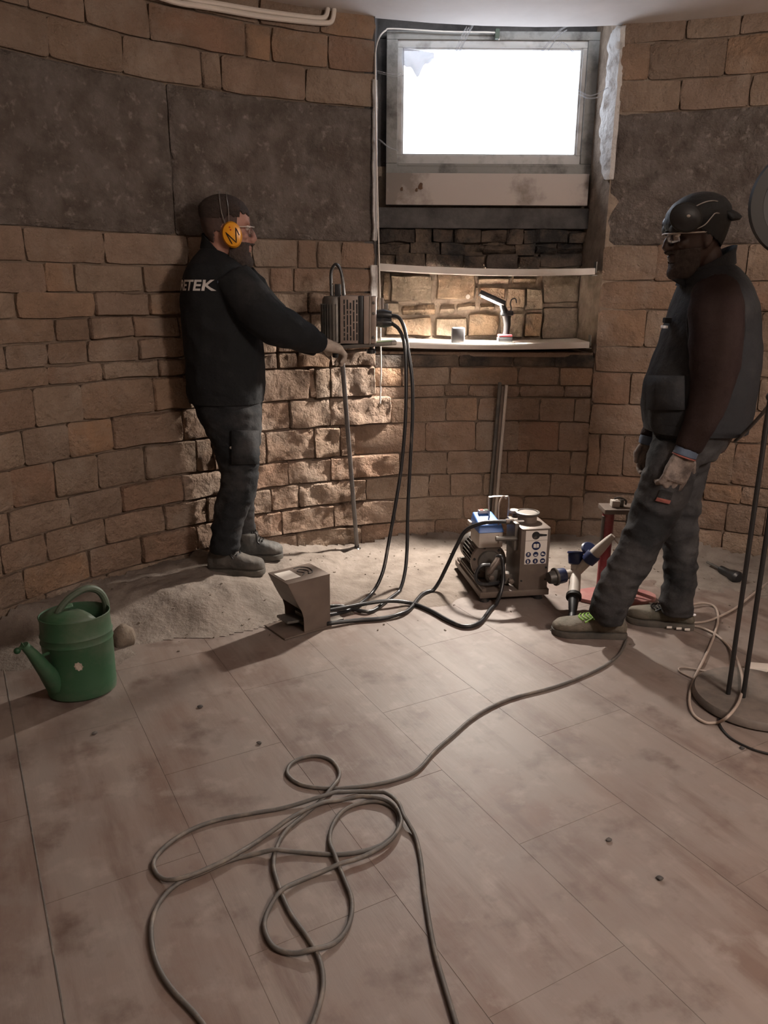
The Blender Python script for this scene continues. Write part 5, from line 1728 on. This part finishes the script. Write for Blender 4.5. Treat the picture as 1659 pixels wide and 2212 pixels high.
hair = apply(shell(HEAD_ME, lambda p: p.z + 0.012 * noise.noise(p * 55) > hairline(p) and p.x < 0.088, lambda p: 0.004 + 0.012 * max(0, min(1, (p.z - hairline(p)) / 0.035)), 'hair'), HMA)
put('hair', hair, M_HAIR, pA, 3.1)
fade = apply(shell(HEAD_ME, lambda p: hairline(p) - 0.002 <= hairline(p) and (-0.055 if p.x < -0.05 else 0.0) < p.z <= hairline(p) + 0.006 and p.x < 0.035 and abs(p.y) < 0.082, 0.0042, 'cropped_hair'), HMA)
put('cropped_hair', fade, M_FADE, pA, 3.1)
beard = apply(shell(HEAD_ME, lambda p: p.z < -0.030 and p.x > 0.012 and not (p.z > -0.066 and p.z < -0.040 and p.x > 0.084) and p.z < -0.030 - 0.35 * max(0, 0.055 - p.x), lambda p: 0.006 + 0.012 * max(0, min(1, (-0.07 - p.z) / 0.04)), 'beard'), HMA)
put('beard', beard, M_BEARD, pA, 3.1)
eyes(pA, HMA)
safety_glasses(pA, HMA)
em = PY(501, 507, 3.455)
EM = Matrix.Translation(em) @ Matrix.Rotation(math.radians(8), 4, 'Z') @ Matrix.Rotation(math.radians(-10), 4, 'Y') @ Matrix.Rotation(math.pi / 2, 4, 'X')
muff = MB().lathe([(0.020, -0.030), (0.85 * 0.044, -0.030), (0.044, -0.016), (0.044, 0.0), (0.038, 0.012), (0.022, 0.017), (0.006, 0.018)], EM, 30, 0.95, 1.22).build('ear_muff', M_YELLOW, pA)
MB().lathe([(0.025, -0.046), (0.040, -0.044), (0.042, -0.032), (0.036, -0.028)], EM, 26, 0.95, 1.2).build('ear_cushion', M_BLACKP, muff)
mm = muff.data
zz = MB()
zp = [(501.5, 527), (487.5, 502), (510.5, 524), (509, 492), (517, 508)]
zz.tube([PY(x, y, 3.43) for x, y in zp], 0.0019, 5)
zz = MB()
zpts = []
for (a, b_) in zip(zp[:-1], zp[1:]):
    for k in range(6):
        zpts.append(PY(a[0] + (b_[0] - a[0]) * k / 6, a[1] + (b_[1] - a[1]) * k / 6, 3.40))
zpts.append(PY(*zp[-1], 3.40))
line = project_on(mm, MB().add(zpts, []), None, 0.0008).v
MB().tube(line, 0.0023, 5).build('zigzag_mark', M_BLACKP, muff)
for x, y in ((496, 491), (498, 496.5)):
    c_ = project_on(mm, MB().add([PY(x, y, 3.40)], []), None, 0.0).v[0]
    MB().ball(c_, 0.0035, 0.002, 0.0035, seg=8, rows=6).build('red_dot', M_DOTRED, muff)
em2 = HMA @ V((0.0, 0.088, -0.004))
m2 = MB().lathe([(0.020, -0.030), (0.037, -0.030), (0.044, -0.016), (0.044, 0.0), (0.038, 0.012), (0.006, 0.018)], Matrix.Translation(em2) @ Matrix.Rotation(-math.pi / 2, 4, 'X'), 26, 0.95, 1.22).build('ear_muff', M_YELLOW, pA)
for dx in (-0.012, 0.016):
    bp_ = spline([HMA @ V((dx * 0.4, -0.089, 0.02)), HMA @ V((dx - 0.012, -0.092, 0.07)), HMA @ V((dx - 0.02, -0.074, 0.122)), HMA @ V((dx - 0.02, 0, 0.147)), HMA @ V((dx - 0.02, 0.074, 0.122)), HMA @ V((dx * 0.4, 0.086, 0.03))], 6)
    MB().tube(bp_, 0.0015, 6).build('head_wire', M_STEEL_B, muff)
# gloved hands on the base plate of the machine
gl = hand_mb(PY(690, 740, 3.54), V((1.0, 0.45, -0.35)), V((0.30, 0.25, -0.9)), 1, (0.45, 0.8, 0.5), 1.12, 1.2)
put('work_glove', remeshed(gl, 0.0042, 2, 0.0015, 40), M_GLOVE, pA, 3.1)
gl = hand_mb(PY(688, 753, 3.80), V((1.0, -0.10, -0.2)), V((0.2, -0.2, -0.9)), -1, (0.55, 0.9, 0.5), 0.95, 1.1)
put('work_glove', remeshed(gl, 0.0042, 2, 0.0015, 40), M_GLOVE, pA, 3.1)

# ---------------- man in vest and cap leaning at the right
BY = 2.98
RH = PY(1503, 516, 2.965)
HMB = Matrix.Translation(RH) @ Matrix.Rotation(math.radians(184), 4, 'Z') @ Matrix.Rotation(math.radians(8), 4, 'Y') @ Matrix.Diagonal((1.03, 1.03, 1.06, 1))
torsoB = [(572, 1497, 1578, 0.075), (582, 1487, 1588, 0.105), (600, 1479, 1600, 0.150), (625, 1473, 1611, 0.180), (660, 1461, 1622, 0.192), (700, 1447, 1630, 0.192), (745, 1430, 1634, 0.192), (790, 1412, 1631, 0.192), (835, 1397, 1624, 0.190), (880, 1391, 1617, 0.186), (915, 1395, 1608, 0.178), (930, 1400, 1602, 0.172)]
armB = [(1546, 622, 2.86, 0.080), (1547, 665, 2.815, 0.092), (1546, 735, 2.79, 0.090), (1543, 800, 2.785, 0.081), (1533, 855, 2.79, 0.069), (1514, 908, 2.795, 0.059), (1494, 950, 2.80, 0.052), (1484, 970, 2.80, 0.046)]
armB2 = [(1535, 628, 3.11, 0.08), (1505, 740, 3.17, 0.074), (1462, 840, 3.17, 0.060), (1422, 915, 3.14, 0.050), (1404, 950, 3.12, 0.045)]
legB1 = [(950, 1418, 1530, 2.93, 0.115), (985, 1404, 1505, 2.91, 0.105), (1020, 1393, 1498, 2.90, 0.10), (1060, 1380, 1488, 2.90, 0.094), (1100, 1367, 1470, 2.90, 0.088), (1140, 1353, 1447, 2.90, 0.082), (1180, 1335, 1422, 2.905, 0.077), (1220, 1313, 1405, 2.91, 0.072), (1260, 1295, 1381, 2.915, 0.067), (1300, 1279, 1360, 2.92, 0.064), (1325, 1276, 1350, 2.93, 0.062), (1345, 1294, 1346, 2.93, 0.052)]
legB2 = [(950, 1440, 1565, 3.03, 0.115), (985, 1438, 1532, 3.04, 0.105), (1020, 1434, 1521, 3.045, 0.098), (1060, 1432, 1513, 3.05, 0.092), (1120, 1430, 1505, 3.05, 0.083), (1180, 1435, 1504, 3.05, 0.076), (1220, 1437, 1503, 3.05, 0.072), (1255, 1439, 1500, 3.05, 0.068), (1280, 1430, 1497, 3.05, 0.067), (1300, 1425, 1495, 3.05, 0.065), (1325, 1432, 1493, 3.05, 0.058)]
body = MB()
hb = head_mb()
body.add(hb.v, hb.f, HMB)
nb = PY(1535, 590, 2.985)
body.tube([HMB @ V((-0.02, 0, -0.02)), HMB @ V((-0.035, 0, -0.085)), nb, nb + V((0, 0, -0.06))], [0.058, 0.060, 0.066, 0.08], 16)
body.loft([hring(l + 18, r - 18, y, BY, b * 0.8) for y, l, r, b in torsoB[3:]] + [hring(1425, 1560, 970, BY, 0.12)])
for A_ in (armB, armB2):
    c_, r_ = limb(A_)
    body.tube(c_, [q * 0.72 for q in r_], 12)
for Lg in (legB1, legB2):
    body.loft([hring(l + 10, r - 10, y, Y, b * 0.78) for y, l, r, Y, b in Lg])
pB = put('person', remeshed(body, 0.0048, 2), M_SKIN2, None, 3.1)
tag(pB, 'man in charcoal vest, dark cap and clear glasses leaning back with gloved hands hanging', 'person', 'workers in the room')

sw = MB()
for A_ in (armB, armB2):
    c_, r_ = limb(A_)
    sw.tube(c_, r_, 18)
sw.loft([hring(l + 8, r - 8, y, BY, b * 0.93) for y, l, r, b in torsoB[1:]])
put('sweater', remeshed(sw, 0.0085, 6, 0.0065, 6.5, seed=9.0, squash=(1, 1, 1.5)), M_SWEAT, pB, 3.1)
vs_ = MB()
vs_.loft([hring(l, r, y, BY, b, sq=2.25) for y, l, r, b in torsoB])
vme = remeshed(vs_, 0.0085, 5, 0.009, 7.0, seed=13.0)
vest = put('vest', vme, M_VEST, pB, 3.1)
rings = []
for z_, a_, tl in ((0.0, 0.098, 0.042), (0.030, 0.092, 0.050), (0.050, 0.094, 0.052), (0.050, 0.086, 0.052), (0.0, 0.080, 0.042)):
    c_ = PY(1524, 592, 2.98) + V((0, 0, z_))
    rings.append([c_ + V((a_ * 1.04 * math.cos(t), a_ * 0.95 * math.sin(t), tl * math.cos(t))) for t in [2 * math.pi * j / 28 for j in range(28)]])
MB().loft(rings, cap=False).build('collar', M_VEST, vest, smooth=1.2)
fl0 = PY(1478, 603, 2.93)
MB().add([fl0, PY(1450, 604, 2.90), PY(1462, 612, 2.92), PY(1482, 622, 2.94), PY(1480, 600, 2.96)], [(0, 1, 2), (0, 2, 3), (0, 4, 1), (4, 3, 2), (4, 2, 1)]).build('collar_tab', M_VEST, vest)
# armhole piping round the sleeve, pocket, hem, snaps
ring_p = project_on(vme, MB().add([PY(1548 + 62 * math.cos(2 * math.pi * k / 40), 700 + 104 * math.sin(2 * math.pi * k / 40), 2.60) for k in range(40)], []), None, 0.003).v
MB().tube(ring_p + [ring_p[0]], 0.006, 8).build('armhole_piping', M_VEST, vest)
pk = MB()
for yy in (812, 835, 860, 885):
    for xx in (1402, 1425, 1450, 1480):
        pk.v.append(PY(xx, yy, 2.70))
pk.f = [(j * 4 + i, j * 4 + i + 1, (j + 1) * 4 + i + 1, (j + 1) * 4 + i) for j in range(3) for i in range(3)]
po = project_on(vme, pk, None, 0.006).build('side_pocket', M_VEST, vest)
so_ = po.modifiers.new('thick', 'SOLIDIFY')
so_.thickness = 0.012
MB().loft([hring(1394, 1609, 908, BY, 0.186, sq=2.25), hring(1396, 1605, 928, BY, 0.182, sq=2.25)], cap=False).build('hem_band', M_VEST, vest)
sn = project_on(vme, MB().add([PY(1438, 845, 2.70)], []), None, 0.004).v[0]
MB().ball(sn, 0.009, 0.004, 0.008).build('reflective_snap', M_REFL, vest)
MB().box(PY(1435, 706, 2.95), (0.018, 0.03, 0.010)).build('reflective_tab', M_REFL, vest, bevel=0.002)
MB().box(PY(1441, 692, 2.97), (0.026, 0.03, 0.020)).build('chest_tab', M_VEST, vest, bevel=0.005)

jn = MB()
jn.loft([hring(l, r, y, Y, b) for y, l, r, Y, b in [(895, 1408, 1596, 2.98, 0.165), (930, 1414, 1578, 2.98, 0.16), (960, 1414, 1556, 2.98, 0.155), (985, 1408, 1534, 2.975, 0.14)]])
for Lg in (legB1, legB2):
    jn.loft([hring(l, r, y, Y, b) for y, l, r, Y, b in Lg])
nme = remeshed(jn, 0.0075, 4, 0.011, 10.0, seed=17.0, squash=(1, 1, 1.7))
jeans = put('jeans', nme, M_JEANS, pB, 3.1)


def decal(target, corners, Y, m, parent, name, n=4, off=0.003, th=0.003):
    b = MB()
    (a0, b0), (a1, b1), (a2, b2), (a3, b3) = corners
    for j in range(n + 1):
        for i in range(n + 1):
            u, v_ = i / n, j / n
            x = (1 - v_) * ((1 - u) * a0 + u * a1) + v_ * ((1 - u) * a3 + u * a2)
            y = (1 - v_) * ((1 - u) * b0 + u * b1) + v_ * ((1 - u) * b3 + u * b2)
            b.v.append(PY(x, y, Y))
    b.f = [(j * (n + 1) + i, j * (n + 1) + i + 1, (j + 1) * (n + 1) + i + 1, (j + 1) * (n + 1) + i) for j in range(n) for i in range(n)]
    o = project_on(target, b, None, off).build(name, m, parent, smooth=0)
    so_ = o.modifiers.new('thick', 'SOLIDIFY')
    so_.thickness = th
    return o


pt = decal(nme, [(1427, 1057), (1454, 1065), (1446, 1087), (1417, 1080)], 2.70, M_BLACKP, jeans, 'leather_patch')
decal(nme, [(1420, 1074), (1449, 1081), (1446, 1088), (1416, 1081)], 2.70, M_PINK, jeans, 'patch_stripe', off=0.0045)
decal(nme, [(1429, 1066), (1447, 1070), (1445, 1074), (1427, 1070)], 2.70, M_GREYW, jeans, 'patch_print', off=0.0045, th=0.001)
footwear(pB, 'safety_shoe', G(1350, 1374, 0), G(1192, 1366, 0), 0.10, 0.053, M_SHOE, M_SOLE, M_LACE, 'dusty shoe with lime green laces', low=True)
sh2, at2 = footwear(pB, 'safety_shoe', G(1497, 1356, 0), G(1352, 1338, 0), 0.10, 0.052, M_SHOE, M_SOLE, M_RUBBER, 'dusty olive shoe with white sole dots', low=True)
for k in (0.10, 0.22, 0.36):
    MB().box(at2(k, 1.10 if at2(0.2, 1, 0).y < at2(0.2, -1, 0).y else -1.10, 0.013), (0.022, 0.004, 0.009)).build('sole_dot', M_WHITE, sh2)
MB().ball(at2(0.02, 0.75 if at2(0.2, 1, 0).y < at2(0.2, -1, 0).y else -0.75, 0.075), 0.008, 0.004, 0.006).build('heel_reflector', M_REFL, sh2)

# cap, its ear defender pushed up, glasses, beard
capm = shell(HEAD_ME, lambda p: p.z > (0.030 if p.x > 0.02 else 0.030 - (0.02 - p.x) * 0.72), lambda p: 0.011 + 0.012 * max(0, min(1, (p.z - 0.02) / 0.08)), 'cap')
cap = put('cap', apply(capm, HMB), M_CAP, pB, 3.1)
rim_ = []
for k in range(25):
    t = math.pi * (k / 24 - 0.5)
    rim_.append(k)
br = MB()
for q, (ext, dz) in enumerate(((0.0, 0.0), (0.5, -0.010), (1.0, -0.026))):
    for k in range(13):
        t = math.pi + (k / 12 - 0.5) * 2.0
        rx, ry = 0.112 + 0.036 * ext, 0.088 + 0.012 * ext
        br.v.append(HMB @ V((-0.006 + rx * math.cos(t), ry * math.sin(t), 0.072 + dz)))
br.f = [(j * 13 + i, j * 13 + i + 1, (j + 1) * 13 + i + 1, (j + 1) * 13 + i) for j in range(2) for i in range(12)]
bo = br.build('brim', M_CAP, cap)
so_ = bo.modifiers.new('thick', 'SOLIDIFY')
so_.thickness = 0.014
so_.offset = 0
cc = PY(1482, 470, 2.865)
CM = Matrix.Translation(cc) @ Matrix.Rotation(math.radians(-14), 4, 'Z') @ Matrix.Rotation(math.radians(24), 4, 'Y') @ Matrix.Rotation(math.pi / 2, 4, 'X')
emf = MB().lathe([(0.03, -0.03), (0.046, -0.026), (0.052, -0.012), (0.050, 0.002), (0.036, 0.013), (0.01, 0.017)], CM, 30, 1.0, 0.86).build('ear_muff', M_BLACKP, pB)
MB().lathe([(0.047, -0.012), (0.056, -0.008), (0.056, 0.0), (0.048, 0.003)], CM, 30, 1.0, 0.86).build('muff_rim', M_RING, emf)
MB().ball(CM @ V((0.004, 0.006, 0.016)), 0.007, 0.004, 0.005).build('muff_badge', M_GREYW, emf)
MB().tube(spline([PY(1497, 448, 2.88), PY(1525, 436, 2.875), PY(1545, 434, 2.88), PY(1562, 440, 2.90)], 4), 0.0022, 6).build('band_wire', M_STEEL_B, emf)
MB().tube(spline([PY(1500, 496, 2.862), PY(1522, 486, 2.86), PY(1538, 468, 2.865), PY(1548, 460, 2.87), PY(1572, 466, 2.90)], 4), 0.0020, 6).build('band_wire', M_STEEL_B, emf)
em2 = HMB @ V((0.03, -0.096, 0.055))
MB().lathe([(0.03, -0.03), (0.046, -0.026), (0.050, 0.0), (0.036, 0.013), (0.01, 0.017)], Matrix.Translation(em2) @ Matrix.Rotation(-math.pi / 2, 4, 'X'), 26, 1.0, 0.86).build('ear_muff', M_BLACKP, pB)
bd = apply(shell(HEAD_ME, lambda p: p.z < -0.028 and p.x > 0.015 and not (-0.068 < p.z < -0.038 and p.x > 0.085), lambda p: 0.005 + 0.007 * max(0, min(1, (-0.07 - p.z) / 0.04)), 'beard'), HMB)
put('beard', bd, M_BEARD, pB, 3.1)
eyes(pB, HMB)
safety_glasses(pB, HMB)
# hanging gloves
for (wx, wy, Y, d_, n_, th_, sc_, lab) in ((1481, 978, 2.80, V((-0.30, -0.02, -0.95)), V((-0.12, 1, 0.02)), 1, 1.18, 'dusty work glove with blue cuff'), (1404, 952, 3.12, V((-0.06, 0.0, -1)), V((0.1, -1, 0)), 1, 1.0, None)):
    wpt = PY(wx, wy, Y)
    g_ = hand_mb(wpt, d_, n_, th_, (0.35, 0.7, 0.5), sc_, 1.12)
    go = put('work_glove', remeshed(g_, 0.0038, 1, 0.0015, 35), M_GLOVE2, pB, 3.1)
    dn = d_.normalized()
    MB().tube([wpt - dn * 0.022, wpt - dn * 0.010, wpt + dn * 0.010, wpt + dn * 0.014], [0.040, 0.043, 0.043, 0.038], 18).build('glove_cuff', M_CUFF, go)
    if lab:
        go['label'] = lab
        MB().tube([wpt + dn * 0.012, wpt + dn * 0.017], [0.044, 0.044], 18).build('cuff_edge', M_PINK, go)
